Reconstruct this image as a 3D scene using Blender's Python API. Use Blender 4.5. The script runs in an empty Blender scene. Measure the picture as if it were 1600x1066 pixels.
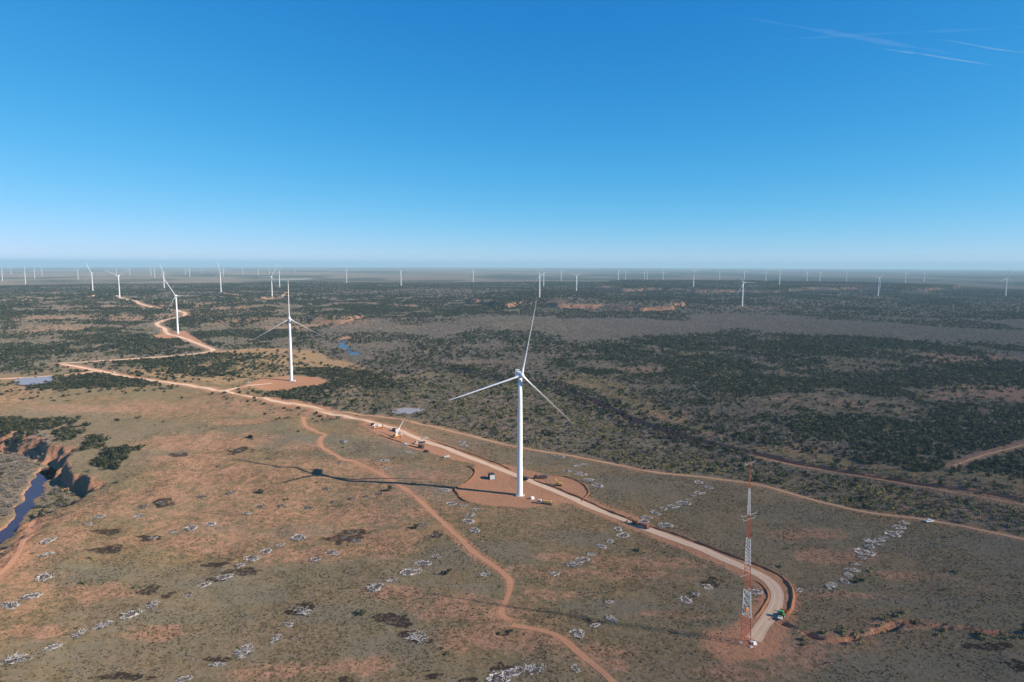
import bpy, bmesh, math, random
import numpy as np
from mathutils import Vector, Matrix
R = math.radians
rng = np.random.default_rng(7)
random.seed(7)
S = bpy.context.scene
COL = S.collection

# ------------------------------------------------------------------ camera
H = 170.0                       # drone height above the plain, metres
FPX = 1067.0                    # focal length in photo pixels (1600 wide)
PITCH = math.atan((533 - 410.8) / FPX)
ROLL = 0.0025
cam_d = bpy.data.cameras.new('camera')
cam_d.sensor_width = 36.0
cam_d.lens = 36.0 * FPX / 1600.0
cam_d.clip_start = 1.0
cam_d.clip_end = 400000.0
cam = bpy.data.objects.new('camera', cam_d)
COL.objects.link(cam)
cam.matrix_world = Matrix.Translation((0, 0, H)) @ Matrix.Rotation(math.pi / 2 - PITCH, 4, 'X') @ Matrix.Rotation(ROLL, 4, 'Z')
S.camera = cam

# ------------------------------------------------------------------ sky, sun, exposure
SKY_GRADE = ((0.128, 0.632, 1.8), (1.70, 1.36, 1.05), (3.85, 3.08, 0.47))   # strength, reference, contrast of red, green, blue
SUN_EL, SUN_AZ = R(27.5), R(107.0)      # azimuth clockwise from +Y
W = bpy.data.worlds.new('World')
S.world = W
W.use_nodes = True
wn = W.node_tree.nodes
wl = W.node_tree.links
wn.clear()
sky = wn.new('ShaderNodeTexSky')
sky.sky_type = 'NISHITA'
sky.sun_disc = False
sky.sun_elevation = SUN_EL
sky.sun_rotation = SUN_AZ
sky.altitude = 400
sky.air_density = 0.7
sky.dust_density = 0.0
sky.ozone_density = 6.0
sep = wn.new('ShaderNodeSeparateColor')
com = wn.new('ShaderNodeCombineColor')
def wmath(op, a, b):
    n = wn.new('ShaderNodeMath')
    n.operation = op
    for k, v in enumerate((a, b)):
        if isinstance(v, (int, float)):
            n.inputs[k].default_value = v
        else:
            wl.new(v, n.inputs[k])
    return n.outputs[0]
wl.new(sky.outputs[0], sep.inputs[0])
for ch, (k, ref, gam) in enumerate(SKY_GRADE):
    v = wmath('MULTIPLY', wmath('POWER', wmath('MULTIPLY', sep.outputs[ch], 1.0 / ref), gam), k)
    if ch < 2:
        v = wmath('DIVIDE', v, wmath('ADD', wmath('MULTIPLY', v, (0.14, 0.115)[ch]), 1.0))
    wl.new(v, com.inputs[ch])
bg = wn.new('ShaderNodeBackground')
bg.inputs['Strength'].default_value = 0.108
wo = wn.new('ShaderNodeOutputWorld')
wl.new(com.outputs[0], bg.inputs[0])
wl.new(bg.outputs[0], wo.inputs[0])
sd = bpy.data.lights.new('sun', 'SUN')
sd.energy = 5.0
sd.angle = R(0.5)
sd.color = (1.0, 0.88, 0.73)
sun = bpy.data.objects.new('sun', sd)
COL.objects.link(sun)
SUNV = Vector((math.sin(SUN_AZ) * math.cos(SUN_EL), math.cos(SUN_AZ) * math.cos(SUN_EL), math.sin(SUN_EL)))
sun.rotation_euler = (-SUNV).to_track_quat('-Z', 'Y').to_euler()
sun.location = SUNV * 900
S.view_settings.view_transform = 'Standard'
S.view_settings.look = 'None'
S.view_settings.exposure = 0.56
S.view_settings.gamma = 1.0
S.view_settings.use_curve_mapping = False
S.cycles.use_denoising = True
S.cycles.denoiser = 'OPENIMAGEDENOISE'
S.cycles.denoising_input_passes = 'RGB_ALBEDO_NORMAL'
S.cycles.denoising_prefilter = 'ACCURATE'
S.cycles.max_bounces = 4
S.cycles.diffuse_bounces = 2
S.cycles.glossy_bounces = 2
S.cycles.volume_bounces = 0
S.cycles.caustics_reflective = False
S.cycles.caustics_refractive = False

# ------------------------------------------------------------------ helpers: noise, polygons, photo-to-ground
def _h(ix, iy, seed):
    h = (ix.astype(np.int64) * 374761393 + iy.astype(np.int64) * 668265263 + seed * 144269504) & 0xffffffff
    h = ((h ^ (h >> 13)) * 1274126177) & 0xffffffff
    return ((h ^ (h >> 16)) & 0xffffff) / float(0xffffff)
def vn(x, y, seed=0):
    ix, iy = np.floor(x), np.floor(y)
    fx, fy = x - ix, y - iy
    ux, uy = fx * fx * (3 - 2 * fx), fy * fy * (3 - 2 * fy)
    a, b = _h(ix, iy, seed), _h(ix + 1, iy, seed)
    c, d = _h(ix, iy + 1, seed), _h(ix + 1, iy + 1, seed)
    return a + (b - a) * ux + (c - a) * uy + (a - b - c + d) * ux * uy
def fbm(x, y, wl_, seed=0, octv=4):
    s, a, t = 0.0, 1.0, 0.0
    for k in range(octv):
        s = s + a * vn(x / wl_ + 17.3 * k, y / wl_ - 9.1 * k, seed + k)
        t += a
        a *= 0.5
        wl_ = wl_ * 0.5
    return s / t                    # 0..1, mean 0.5
def sst(a, b, v):
    t = np.clip((v - a) / (b - a), 0, 1)
    return t * t * (3 - 2 * t)
def psd(X, Y, poly, margin=80.0):
    """signed distance to a polygon (positive inside), only worked out near it"""
    P = np.asarray(poly, float)
    out = np.full(X.shape, -1e4)
    m = (X > P[:, 0].min() - margin) & (X < P[:, 0].max() + margin) & (Y > P[:, 1].min() - margin) & (Y < P[:, 1].max() + margin)
    x, y = X[m], Y[m]
    d2 = np.full(x.shape, 1e12)
    ins = np.zeros(x.shape, bool)
    for i in range(len(P)):
        ax, ay = P[i - 1]
        bx, by = P[i]
        ex, ey = bx - ax, by - ay
        t = np.clip(((x - ax) * ex + (y - ay) * ey) / (ex * ex + ey * ey + 1e-9), 0, 1)
        d2 = np.minimum(d2, (x - ax - t * ex) ** 2 + (y - ay - t * ey) ** 2)
        c = (ay > y) != (by > y)
        if abs(ey) > 1e-9:
            ins ^= c & (x < ax + (y - ay) * ex / ey)
    d = np.sqrt(d2)
    out[m] = np.where(ins, d, -d)
    return out
def pld(X, Y, line, margin=60.0):
    """distance to a polyline (large when far)"""
    P = np.asarray(line, float)[:, :2]
    out = np.full(X.shape, 1e4)
    for i in range(1, len(P)):
        ax, ay = P[i - 1]
        bx, by = P[i]
        m = (X > min(ax, bx) - margin) & (X < max(ax, bx) + margin) & (Y > min(ay, by) - margin) & (Y < max(ay, by) + margin)
        if not m.any():
            continue
        x, y = X[m], Y[m]
        ex, ey = bx - ax, by - ay
        t = np.clip(((x - ax) * ex + (y - ay) * ey) / (ex * ex + ey * ey + 1e-9), 0, 1)
        out[m] = np.minimum(out[m], np.sqrt((x - ax - t * ex) ** 2 + (y - ay - t * ey) ** 2))
    return out
CP, SP = math.cos(PITCH), math.sin(PITCH)
def ray(px, py):
    dx, dy = px - 800.0, py - 533.0
    dx, dy = dx + dy * ROLL, dy - dx * ROLL
    return dx, FPX * CP - dy * SP, -(FPX * SP + dy * CP)
def at0(px, py, z=0.0):
    """where a point of the photo lies on the plain at height z (x, y)"""
    a, b, c = ray(px, py)
    t = (H - z) / max(-c, 0.05)
    return (a * t, b * t)
def pp(pts, z=0.0):
    return [at0(x, y, z) for x, y in pts]
RE2 = 2 * 7.43e6                # twice the earth's radius with refraction

# ------------------------------------------------------------------ the turbines' places: foot x, foot y, hub y in the photo, first blade angle, ground height is solved from them
HUB = 89.0
TURB = [  # px, foot, hub, blade phase (deg clockwise from up)
 (4, 440, 427, 10), (17.5, 430, 420, 40), (40, 444.5, 429, 2), (54.5, 435, 423, 0), (66, 431.5, 421, 90), (122, 436, 421.8, 30),
 (145, 452.5, 424, 335), (187, 464, 427.7, 55), (182, 433, 422.5, 30), (203, 430, 420, 62), (236, 431, 423, 90), (242, 435, 424, 20),
 (256.7, 450, 424, 340), (278, 521, 461.8, 330), (290, 430, 421, 0), (296.7, 434, 423, 80), (315.5, 428, 421, 50), (345.5, 458.5, 427.7, 350),
 (349.5, 434, 424, 20), (379, 429, 420, 90), (404, 430, 421, 60), (421, 428, 421, 80), (425.5, 469.3, 435.7, 28), (437, 450.7, 425.5, 25),
 (461, 426.5, 420, 85), (455.5, 595, 498, 0), (542, 449, 427.5, 0), (626.7, 447, 423.7, 75), (739.5, 445, 427.5, 5),
 (843, 472.5, 436.7, 95), (849.5, 447, 424.5, 80), (876.7, 441, 425, 20), (900.5, 464, 434.5, 55), (966, 445.7, 425, 80),
 (977.5, 437.5, 424, 0), (1006.7, 438.7, 424, 5), (1011, 443, 424, 60), (1036, 440, 422.5, 0), (1083.5, 451.7, 426, 65),
 (1124, 439.5, 424, 50), (1162.5, 442.5, 426, 60), (1159.5, 483.7, 445.5, 90), (1196.5, 439.5, 424, 0), (1218, 445.5, 422.5, 35),
 (1260.7, 443, 421, 5), (1280.7, 443.7, 422.5, 15), (1322.5, 440, 424, 50), (1372, 464, 435, 50), (1414.5, 445, 424, 0),
 (1444, 441, 425, 40), (1571, 466, 437.5, 15), (812, 774, 588, 13.5)]
TPOS = []
for (px, fy, hy, ph) in TURB:
    a, b, c = ray(px, fy)
    a2, b2, c2 = ray(px, hy)
    den = (-c / b) - (-c2 / b2)
    D = HUB / den
    if D > 4300 or D < 600:
        z = 0.0
        D = H / (-c / b)
        for _ in range(20):
            D = (H + (D * D) / RE2) / (-c / b)
        TPOS.append([a / b * D, D, 0.0, ph])
    else:
        z = H - D * (-c / b) + D * D / RE2
        TPOS.append([a / b * D, D, float(np.clip(z, -6, 60)), ph])
TP = np.array(TPOS)
HILLS = TP[(TP[:, 1] > 600) & (TP[:, 1] < 4300)]

# ------------------------------------------------------------------ lines and outlines of the land, from the photo
def smooth(pts, step=4.0):
    P = np.asarray(pts, float)
    P = np.vstack([2 * P[0] - P[1], P, 2 * P[-1] - P[-2]])
    out = []
    for i in range(1, len(P) - 2):
        n = max(2, int(np.linalg.norm(P[i + 1] - P[i]) / step))
        t = np.linspace(0, 1, n, endpoint=False)[:, None]
        p0, p1, p2, p3 = P[i - 1], P[i], P[i + 1], P[i + 2]
        out.append(0.5 * (2 * p1 + (p2 - p0) * t + (2 * p0 - 5 * p1 + 4 * p2 - p3) * t ** 2 + (3 * p1 - p0 - 3 * p2 + p3) * t ** 3))
    out.append(P[-2][None])
    return np.vstack(out)
VALLEY_Z = -13.0
valley = pp([(-160, 960), (-30, 905), (25, 850), (62, 803), (90, 782), (108, 778), (128, 768), (150, 756), (148, 746), (132, 741), (114, 739), (106, 728), (112, 714), (100, 708), (78, 698), (60, 690), (30, 684), (-60, 676), (-500, 690), (-500, 960)])
river_line = smooth(pp([(-90, 905), (-40, 872), (0, 842), (16, 824), (34, 800), (46, 780), (54, 766), (64, 750), (68, 737), (76, 731), (88, 738), (98, 746), (112, 744)], VALLEY_Z), 3.0)
wash_line = smooth(pp([(700, 577), (760, 590), (830, 600), (885, 612), (945, 637), (1010, 664), (1080, 684), (1150, 700), (1240, 720), (1330, 735), (1430, 752), (1530, 768), (1640, 787)]), 5.0)
gully_line = smooth(pp([(1205, 968), (1245, 985), (1290, 1000), (1330, 998), (1380, 985), (1420, 972), (1470, 980), (1530, 988), (1600, 992), (1700, 1000)]), 3.0)
mesa_a = pp([(770, 492), (830, 484), (880, 489), (940, 488), (1000, 492), (1050, 489), (1066, 480), (1010, 472), (900, 468), (800, 470), (740, 478)])
mesa_b = pp([(940, 455), (985, 463), (1040, 462), (1100, 465), (1180, 463), (1260, 460), (1340, 458), (1450, 462), (1500, 452), (1300, 447), (1100, 446), (960, 447)])
bank_c = pp([(490, 511), (530, 514), (575, 508), (560, 500), (520, 499), (480, 503)])

POND_PX = [[(28, 597), (36, 591), (60, 589.5), (84, 588), (82, 593), (62, 598), (40, 599.5)], [(622, 643), (626, 638), (642, 637), (660, 639), (657, 644), (640, 646)],
           [(548, 528), (540, 531), (534, 536), (535, 541), (543, 546), (551, 550), (558, 555)]]
def base_height(X, Y):
    r2 = X * X + Y * Y
    r = np.sqrt(r2)
    z = -r2 / RE2
    # swells of the plain, from the turbines that stand on them
    num = np.zeros(X.shape)
    den = np.full(X.shape, 0.35)
    for hx, hy, hz, _ in HILLS:
        s = 0.22 * hy
        w = np.exp(-((X - hx) ** 2 + (Y - hy) ** 2) / (2 * s * s))
        num += w * hz
        den += w
    z = z + num / den
    # low undulation everywhere, sharper drainage on the left slopes and the breaks beyond the road
    near = sst(150, 330, r) * (1 - sst(2600, 6000, r))
    z = z + (fbm(X, Y, 210, 11, 3) - 0.5) * 7.0 * near
    rid = 1 - np.abs(2 * fbm(X, Y, 150, 23, 4) - 1)
    left = sst(-40, -200, X + 0.1 * (Y - 600)) * sst(330, 480, Y) * (1 - sst(880, 1000, Y))
    z = z + (rid - 0.72) * 13.0 * left
    rid3 = 1 - np.abs(2 * fbm(X, Y, 46, 27, 3) - 1)
    z = z + (rid3 - 0.7) * 3.4 * sst(0, -160, X) * sst(280, 380, r) * (1 - sst(860, 960, Y))
    z = z + (fbm(X, Y, 18, 29, 2) - 0.5) * 0.9 * sst(200, 260, r) * (1 - sst(900, 1100, r))
    rid2 = 1 - np.abs(2 * fbm(X, Y, 330, 31, 5) - 1)
    brk = sst(1350, 1700, Y) * (1 - sst(3000, 3600, Y)) * sst(500, -100, X)
    z = z + (rid2 - 0.7) * 26.0 * brk
    z = z + (fbm(X, Y, 700, 41, 4) - 0.5) * 22 * sst(2300, 3800, r) * (1 - sst(12000, 30000, r))
    return z
PONDS = []
for pts in POND_PX:
    zc = 0.0
    for _ in range(4):
        c_ = np.mean(pp(pts, zc), axis=0)
        zc = float(base_height(c_[0:1], c_[1:2])[0])
    q_ = pp(pts, zc)
    if pts is POND_PX[2]:           # a bend of stream: a ribbon along its line
        L_ = smooth(q_, 12.0)
        T_ = np.gradient(L_, axis=0)
        T_ /= np.linalg.norm(T_, axis=1)[:, None]
        N_ = np.stack([-T_[:, 1], T_[:, 0]], 1) * (7.0 + 3.0 * np.sin(np.arange(len(L_)) * 0.7))[:, None]
        q_ = [tuple(v) for v in np.vstack([L_ + N_, (L_ - N_)[::-1]])]
    PONDS.append((q_, zc))
XRAV = at0(118, 752)[0]
XW = at0(1180, 708)[0]
def height(X, Y):
    X = np.atleast_1d(np.asarray(X, float))
    Y = np.atleast_1d(np.asarray(Y, float))
    z = base_height(X, Y)
    wx = (fbm(X, Y, 26, 51, 3) - 0.5)
    # river valley on the left, cut into the plain with a steep bluff
    sdv = psd(X, Y, valley, 120)
    wid = 1.6 + 22.0 * sst(520, 440, Y) + 10 * sst(-330, -420, X) + 13.0 * sst(XRAV, XRAV + 22, X) * sst(615, 590, Y)
    v = sst(-0.5, 1.0, (sdv + wx * 18 + (fbm(X, Y, 11, 57, 3) - 0.5) * 11 + (fbm(X, Y, 5, 59, 2) - 0.5) * 5) / wid)
    z = z * (1 - v) + VALLEY_Z * v + v * (fbm(X, Y, 40, 3, 2) - 0.5) * 1.2
    rv = pld(X, Y, river_line)
    z = z - 2.2 * (1 - sst(2.5, 8.0, rv + (fbm(X, Y, 15, 53, 3) - 0.5) * 11)) * v
    for poly_, zp_ in PONDS:
        pv_ = sst(-8, 3, psd(X, Y, poly_, 60) + wx * 9)
        z = z * (1 - pv_) + (zp_ - 1.2) * pv_
    # dry wash on the right, gully bottom right
    wd = pld(X, Y, wash_line) * (1 + 0.5 * sst(-60, 60, X - XW))
    z = z - 9.0 * (1 - sst(3.0, 7.5, wd + wx * 7))
    gd = pld(X, Y, gully_line)
    z = z - 3.2 * (1 - sst(0.8, 3.6, gd + (fbm(X, Y, 14, 77, 4) - 0.35) * 12))
    # scarps
    w2 = (fbm(X, Y, 120, 61, 4) - 0.5)
    z = z + 15 * sst(-16, 16, psd(X, Y, mesa_a, 200) + w2 * 150)
    z = z + 17 * sst(-30, 30, psd(X, Y, mesa_b, 300) + w2 * 260)
    z = z + 9 * sst(-10, 10, psd(X, Y, bank_c, 100) + w2 * 60)
    return z
AT_CACHE = {}
def at(px, py):
    """the point of the ground that the photo shows at (px, py)"""
    a, b, c = ray(px, py)
    key = (px, py)
    if key in AT_CACHE:
        return AT_CACHE[key].copy()
    z = 0.0
    for k in range(30):
        t = (H - z) / max(-c, 0.05)
        zn = float(height(a * t, b * t)[0])
        if abs(zn - z) < 0.03:
            z = zn
            break
        z = zn if k < 4 else 0.5 * (z + zn)
    AT_CACHE[key] = Vector((a * t, b * t, zn))
    return AT_CACHE[key].copy()
def line_at(pts, step=4.0):
    return smooth([at(x, y)[:2] for x, y in pts], step)
def outline(pts):
    return [tuple(at(x, y)[:2]) for x, y in pts]

main_road = line_at([(1176, 1000), (1198, 970), (1213, 945), (1214, 925), (1196, 904), (1150, 882), (1080, 852), (1010, 826), (960, 806), (900, 781), (860, 764), (812, 745),
                     (760, 725), (720, 710), (690, 698), (640, 680), (560, 655), (500, 641), (440, 629), (400, 622), (350, 611), (300, 603), (240, 595), (180, 585), (130, 575), (96, 569)], 3.0)
far_road = line_at([(92, 568), (120, 567), (180, 563), (240, 559), (300, 554), (332, 548), (318, 541), (300, 534), (282, 527), (264, 523), (259, 519), (256, 513), (245, 506), (255, 501), (272, 497.5), (289, 492), (280, 486.5),
                    (258, 483), (237, 480), (222, 476), (208, 470), (190, 465)], 8.0)
branch_a = line_at([(150, 580), (135, 583), (110, 586), (60, 589), (0, 592.5), (-90, 598)], 5.0)
branch_b = line_at([(334, 549), (360, 549.5), (400, 547), (450, 545)], 6.0)
spur = line_at([(352, 611), (370, 606), (395, 602), (425, 599)], 5.0)
ridge_road = line_at([(186, 464), (165, 462.5), (140, 465), (95, 467.5), (40, 468)], 12.0)
plateau_road = line_at([(345, 458.5), (375, 462), (400, 465), (425, 467), (450, 457)], 12.0)
track_a = line_at([(474, 652), (478, 666), (508, 679), (500, 694), (530, 715), (560, 724), (610, 750), (660, 785), (700, 824), (740, 862), (780, 890), (796, 908), (793, 930), (782, 958), (795, 968)], 3.0)
track_b = line_at([(800, 976), (835, 983), (875, 996), (910, 1025), (935, 1046), (965, 1072), (1000, 1100)], 3.0)
track_c = line_at([(455, 632), (560, 648), (650, 661), (720, 678), (800, 697), (900, 714), (1010, 736), (1100, 746), (1180, 757), (1250, 776), (1340, 798), (1420, 809), (1500, 822), (1600, 843), (1680, 860)], 4.0)
track_d = line_at([(50, 815), (36, 845), (18, 880), (-10, 905)], 3.0)
track_e = line_at([(1490, 728), (1530, 714), (1570, 703), (1620, 690)], 4.0)
track_f = line_at([(1180, 714), (1240, 727), (1330, 742), (1430, 759), (1530, 776), (1640, 796)], 4.0)
ROADS = [main_road, far_road, branch_a, branch_b, spur, ridge_road, plateau_road]
pad_main = outline([(748, 718), (738, 735), (735, 748), (714, 764), (722, 779), (760, 789), (820, 794), (866, 789), (905, 784), (918, 771), (917, 758), (895, 749), (850, 741), (800, 728)])
pad_mast = outline([(1095, 985), (1140, 975), (1200, 962), (1235, 985), (1235, 1010), (1205, 1034), (1140, 1036), (1085, 1012)])
pad_two = outline([(383, 600), (410, 591), (455, 587), (500, 590), (516, 597), (500, 603), (455, 609), (405, 608)])
pad_three = outline([(236, 525), (258, 521), (288, 517), (308, 529), (335, 547), (318, 545), (285, 530), (250, 530)])
crane_yard = outline([(585, 662), (640, 676), (690, 693), (745, 716), (742, 725), (700, 716), (640, 700), (590, 680), (560, 662)])
pond_a, pond_b, river_bend = [q[0] for q in PONDS]

# ------------------------------------------------------------------ materials
def new_mat(name):
    m = bpy.data.materials.new(name)
    m.use_nodes = True
    nt = m.node_tree
    b = nt.nodes['Principled BSDF']
    b.inputs['Roughness'].default_value = 0.95
    b.inputs['Specular IOR Level'].default_value = 0.15
    return m, nt, b
def N(nt, t, **kw):
    n = nt.nodes.new(t)
    for k, v in kw.items():
        setattr(n, k, v)
    return n
def noise_n(nt, vec, scale, det=3.0, rough=0.55):
    n = N(nt, 'ShaderNodeTexNoise')
    n.inputs['Scale'].default_value = scale
    n.inputs['Detail'].default_value = det
    n.inputs['Roughness'].default_value = rough
    nt.links.new(vec, n.inputs['Vector'])
    return n.outputs['Fac']
def ramp_n(nt, fac, a, b):
    n = N(nt, 'ShaderNodeMapRange')
    n.interpolation_type = 'SMOOTHSTEP'
    n.inputs['From Min'].default_value = a
    n.inputs['From Max'].default_value = b
    nt.links.new(fac, n.inputs['Value'])
    return n.outputs['Result']
def math_n(nt, op, a, b=None):
    n = N(nt, 'ShaderNodeMath', operation=op)
    for i, v in enumerate((a, b)):
        if v is None:
            continue
        if isinstance(v, (int, float)):
            n.inputs[i].default_value = v
        else:
            nt.links.new(v, n.inputs[i])
    return n.outputs[0]
def mix_n(nt, fac, a, b):
    n = N(nt, 'ShaderNodeMix', data_type='RGBA')
    for sock, v in ((n.inputs[0], fac), (n.inputs[6], a), (n.inputs[7], b)):
        if isinstance(v, (int, float)):
            sock.default_value = v
        elif isinstance(v, tuple):
            sock.default_value = v + (1.0,)
        else:
            nt.links.new(v, sock)
    return n.outputs[2]
def coords(nt):
    return N(nt, 'ShaderNodeNewGeometry').outputs['Position']
def plain(name, rgb, rough=0.6, metal=0.0, var=0.12, scale=1.5, spec=0.3):
    m, nt, b = new_mat(name)
    p = N(nt, 'ShaderNodeTexCoord').outputs['Object']
    f = noise_n(nt, p, scale, 4.0)
    d = tuple(c * (1 - var) for c in rgb)
    l = tuple(min(1, c * (1 + var)) for c in rgb)
    nt.links.new(mix_n(nt, f, d, l), b.inputs['Base Color'])
    b.inputs['Roughness'].default_value = rough
    b.inputs['Metallic'].default_value = metal
    b.inputs['Specular IOR Level'].default_value = spec
    return m

RED = (0.40, 0.175, 0.085)
def dirt_color(nt, pos):
    n1 = noise_n(nt, pos, 0.05, 4)
    n2 = noise_n(nt, pos, 0.6, 5)
    c = mix_n(nt, n1, (0.255, 0.120, 0.066), (0.39, 0.212, 0.128))
    c = mix_n(nt, ramp_n(nt, n2, 0.35, 0.75), c, (0.33, 0.175, 0.105))
    w = N(nt, 'ShaderNodeTexWave', wave_type='BANDS')
    w.inputs['Scale'].default_value = 0.16
    w.inputs['Distortion'].default_value = 22.0
    w.inputs['Detail'].default_value = 2.0
    w.inputs['Detail Scale'].default_value = 0.25
    nt.links.new(pos, w.inputs['Vector'])
    return mix_n(nt, math_n(nt, 'MULTIPLY', ramp_n(nt, w.outputs['Fac'], 0.62, 0.95), 0.16), c, (0.22, 0.085, 0.042))
def ground_material():
    m, nt, b = new_mat('ground')
    pos = coords(nt)
    a1 = N(nt, 'ShaderNodeAttribute', attribute_name='cov1')
    a2 = N(nt, 'ShaderNodeAttribute', attribute_name='cov2')
    s1 = N(nt, 'ShaderNodeSeparateColor')
    s2 = N(nt, 'ShaderNodeSeparateColor')
    nt.links.new(a1.outputs['Color'], s1.inputs[0])
    nt.links.new(a2.outputs['Color'], s2.inputs[0])
    red, sage, char, dirt = s1.outputs[0], s1.outputs[1], s1.outputs[2], a1.outputs['Alpha']
    wood, tan, dark, pale = s2.outputs[0], s2.outputs[1], s2.outputs[2], a2.outputs['Alpha']
    nb = noise_n(nt, pos, 0.018, 5)       # broad
    nm = noise_n(nt, pos, 0.11, 5)        # patches of about ten metres
    nf = noise_n(nt, pos, 0.55, 4, 0.65)  # tufts
    nff = noise_n(nt, pos, 1.7, 3, 0.7)
    n3 = noise_n(nt, pos, 0.25, 5, 0.65)
    nmix = math_n(nt, 'ADD', math_n(nt, 'MULTIPLY', nm, 0.5), math_n(nt, 'MULTIPLY', n3, 0.5))
    grass = mix_n(nt, ramp_n(nt, nmix, 0.40, 0.60), (0.134, 0.101, 0.057), (0.228, 0.150, 0.082))
    grass = mix_n(nt, ramp_n(nt, nb, 0.42, 0.62), grass, mix_n(nt, n3, (0.124, 0.105, 0.062), (0.188, 0.146, 0.086)))
    nk = noise_n(nt, pos, 0.34, 4, 0.6)
    nq = noise_n(nt, pos, 0.21, 5, 0.7)
    grass = mix_n(nt, math_n(nt, 'MULTIPLY', ramp_n(nt, nk, 0.52, 0.66), 0.6), grass, (0.088, 0.078, 0.047))
    grass = mix_n(nt, math_n(nt, 'MULTIPLY', ramp_n(nt, nq, 0.54, 0.68), 0.55), grass, (0.30, 0.175, 0.100))
    def cut(w, n, lo=0.35, soft=0.12):
        # a mask that breaks up along the noise instead of fading
        gate = math_n(nt, 'MINIMUM', math_n(nt, 'ADD', math_n(nt, 'MULTIPLY', w, 5.0), 0.6), 4.0)
        v = math_n(nt, 'ADD', w, math_n(nt, 'MULTIPLY', math_n(nt, 'SUBTRACT', n, 0.5), gate))
        return ramp_n(nt, v, 0.5 - soft * 2, 0.5 + soft * 2)
    c = mix_n(nt, cut(tan, nmix), grass, (0.27, 0.175, 0.095))
    c = mix_n(nt, math_n(nt, 'MULTIPLY', cut(sage, nmix, soft=0.2), 0.85), c, mix_n(nt, n3, (0.118, 0.104, 0.074), (0.176, 0.149, 0.109)))
    c = mix_n(nt, cut(wood, nmix), c, mix_n(nt, n3, (0.115, 0.093, 0.070), (0.200, 0.155, 0.112)))
    soil = mix_n(nt, ramp_n(nt, n3, 0.35, 0.65), (0.230, 0.122, 0.075), (0.335, 0.188, 0.120))
    c = mix_n(nt, math_n(nt, 'MULTIPLY', cut(red, nmix, soft=0.2), 0.78), c, soil)
    c = mix_n(nt, math_n(nt, 'MULTIPLY', ramp_n(nt, nk, 0.54, 0.68), 0.45), c, (0.110, 0.085, 0.052))
    # small plants and stones: fine dark and light flecks
    fleck = ramp_n(nt, nf, 0.52, 0.66)
    c = mix_n(nt, math_n(nt, 'MULTIPLY', fleck, 0.42), c, (0.085, 0.075, 0.045))
    fl2 = ramp_n(nt, nff, 0.58, 0.72)
    c = mix_n(nt, math_n(nt, 'MULTIPLY', fl2, 0.10), c, (0.33, 0.25, 0.16))
    c = mix_n(nt, cut(dark, nf), c, (0.055, 0.056, 0.038))
    c = mix_n(nt, cut(dirt, nf, soft=0.2), c, dirt_color(nt, pos))
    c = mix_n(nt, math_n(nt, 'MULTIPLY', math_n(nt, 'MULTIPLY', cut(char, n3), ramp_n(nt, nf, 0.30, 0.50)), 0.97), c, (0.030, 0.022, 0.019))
    c = mix_n(nt, cut(pale, nf), c, (0.50, 0.44, 0.37))
    # bare earth where the slope is steep
    nrm = N(nt, 'ShaderNodeSeparateXYZ')
    nt.links.new(N(nt, 'ShaderNodeNewGeometry').outputs['True Normal'], nrm.inputs[0])
    steep = ramp_n(nt, math_n(nt, 'ADD', nrm.outputs[2], math_n(nt, 'MULTIPLY', math_n(nt, 'SUBTRACT', nm, 0.5), 0.12)), 0.93, 0.84)
    bank = mix_n(nt, n3, (0.26, 0.120, 0.070), (0.43, 0.24, 0.15))
    c = mix_n(nt, steep, c, bank)
    nt.links.new(c, b.inputs['Base Color'])
    b.inputs['Roughness'].default_value = 1.0
    b.inputs['Diffuse Roughness'].default_value = 1.0
    b.inputs['Specular IOR Level'].default_value = 0.0
    bp = N(nt, 'ShaderNodeBump')
    bp.inputs['Strength'].default_value = 0.9
    bp.inputs['Distance'].default_value = 0.7
    hgt = math_n(nt, 'ADD', math_n(nt, 'MULTIPLY', nf, 0.9), math_n(nt, 'ADD', math_n(nt, 'MULTIPLY', nff, 0.3), n3))
    nt.links.new(hgt, bp.inputs['Height'])
    nt.links.new(bp.outputs[0], b.inputs['Normal'])
    return m
def road_material(name, c0, c1, rut):
    m, nt, b = new_mat(name)
    pos = coords(nt)
    n1 = noise_n(nt, pos, 0.07, 4)
    n2 = noise_n(nt, pos, 0.8, 5)
    c = mix_n(nt, n1, c0, c1)
    c = mix_n(nt, math_n(nt, 'MULTIPLY', ramp_n(nt, n2, 0.45, 0.75), 0.5), c, tuple(v * 0.72 for v in c0))
    ac = N(nt, 'ShaderNodeAttribute', attribute_name='across').outputs['Fac']     # -1..1 over the width
    r = math_n(nt, 'SUBTRACT', math_n(nt, 'ABSOLUTE', ac), 0.42)
    r = ramp_n(nt, math_n(nt, 'ABSOLUTE', r), 0.22, 0.05)
    c = mix_n(nt, math_n(nt, 'MULTIPLY', r, 0.55), c, rut)
    nt.links.new(c, b.inputs['Base Color'])
    b.inputs['Specular IOR Level'].default_value = 0.05
    b.inputs['Diffuse Roughness'].default_value = 1.0
    bp = N(nt, 'ShaderNodeBump')
    bp.inputs['Strength'].default_value = 0.5
    bp.inputs['Distance'].default_value = 0.2
    nt.links.new(n2, bp.inputs['Height'])
    nt.links.new(bp.outputs[0], b.inputs['Normal'])
    return m
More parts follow.
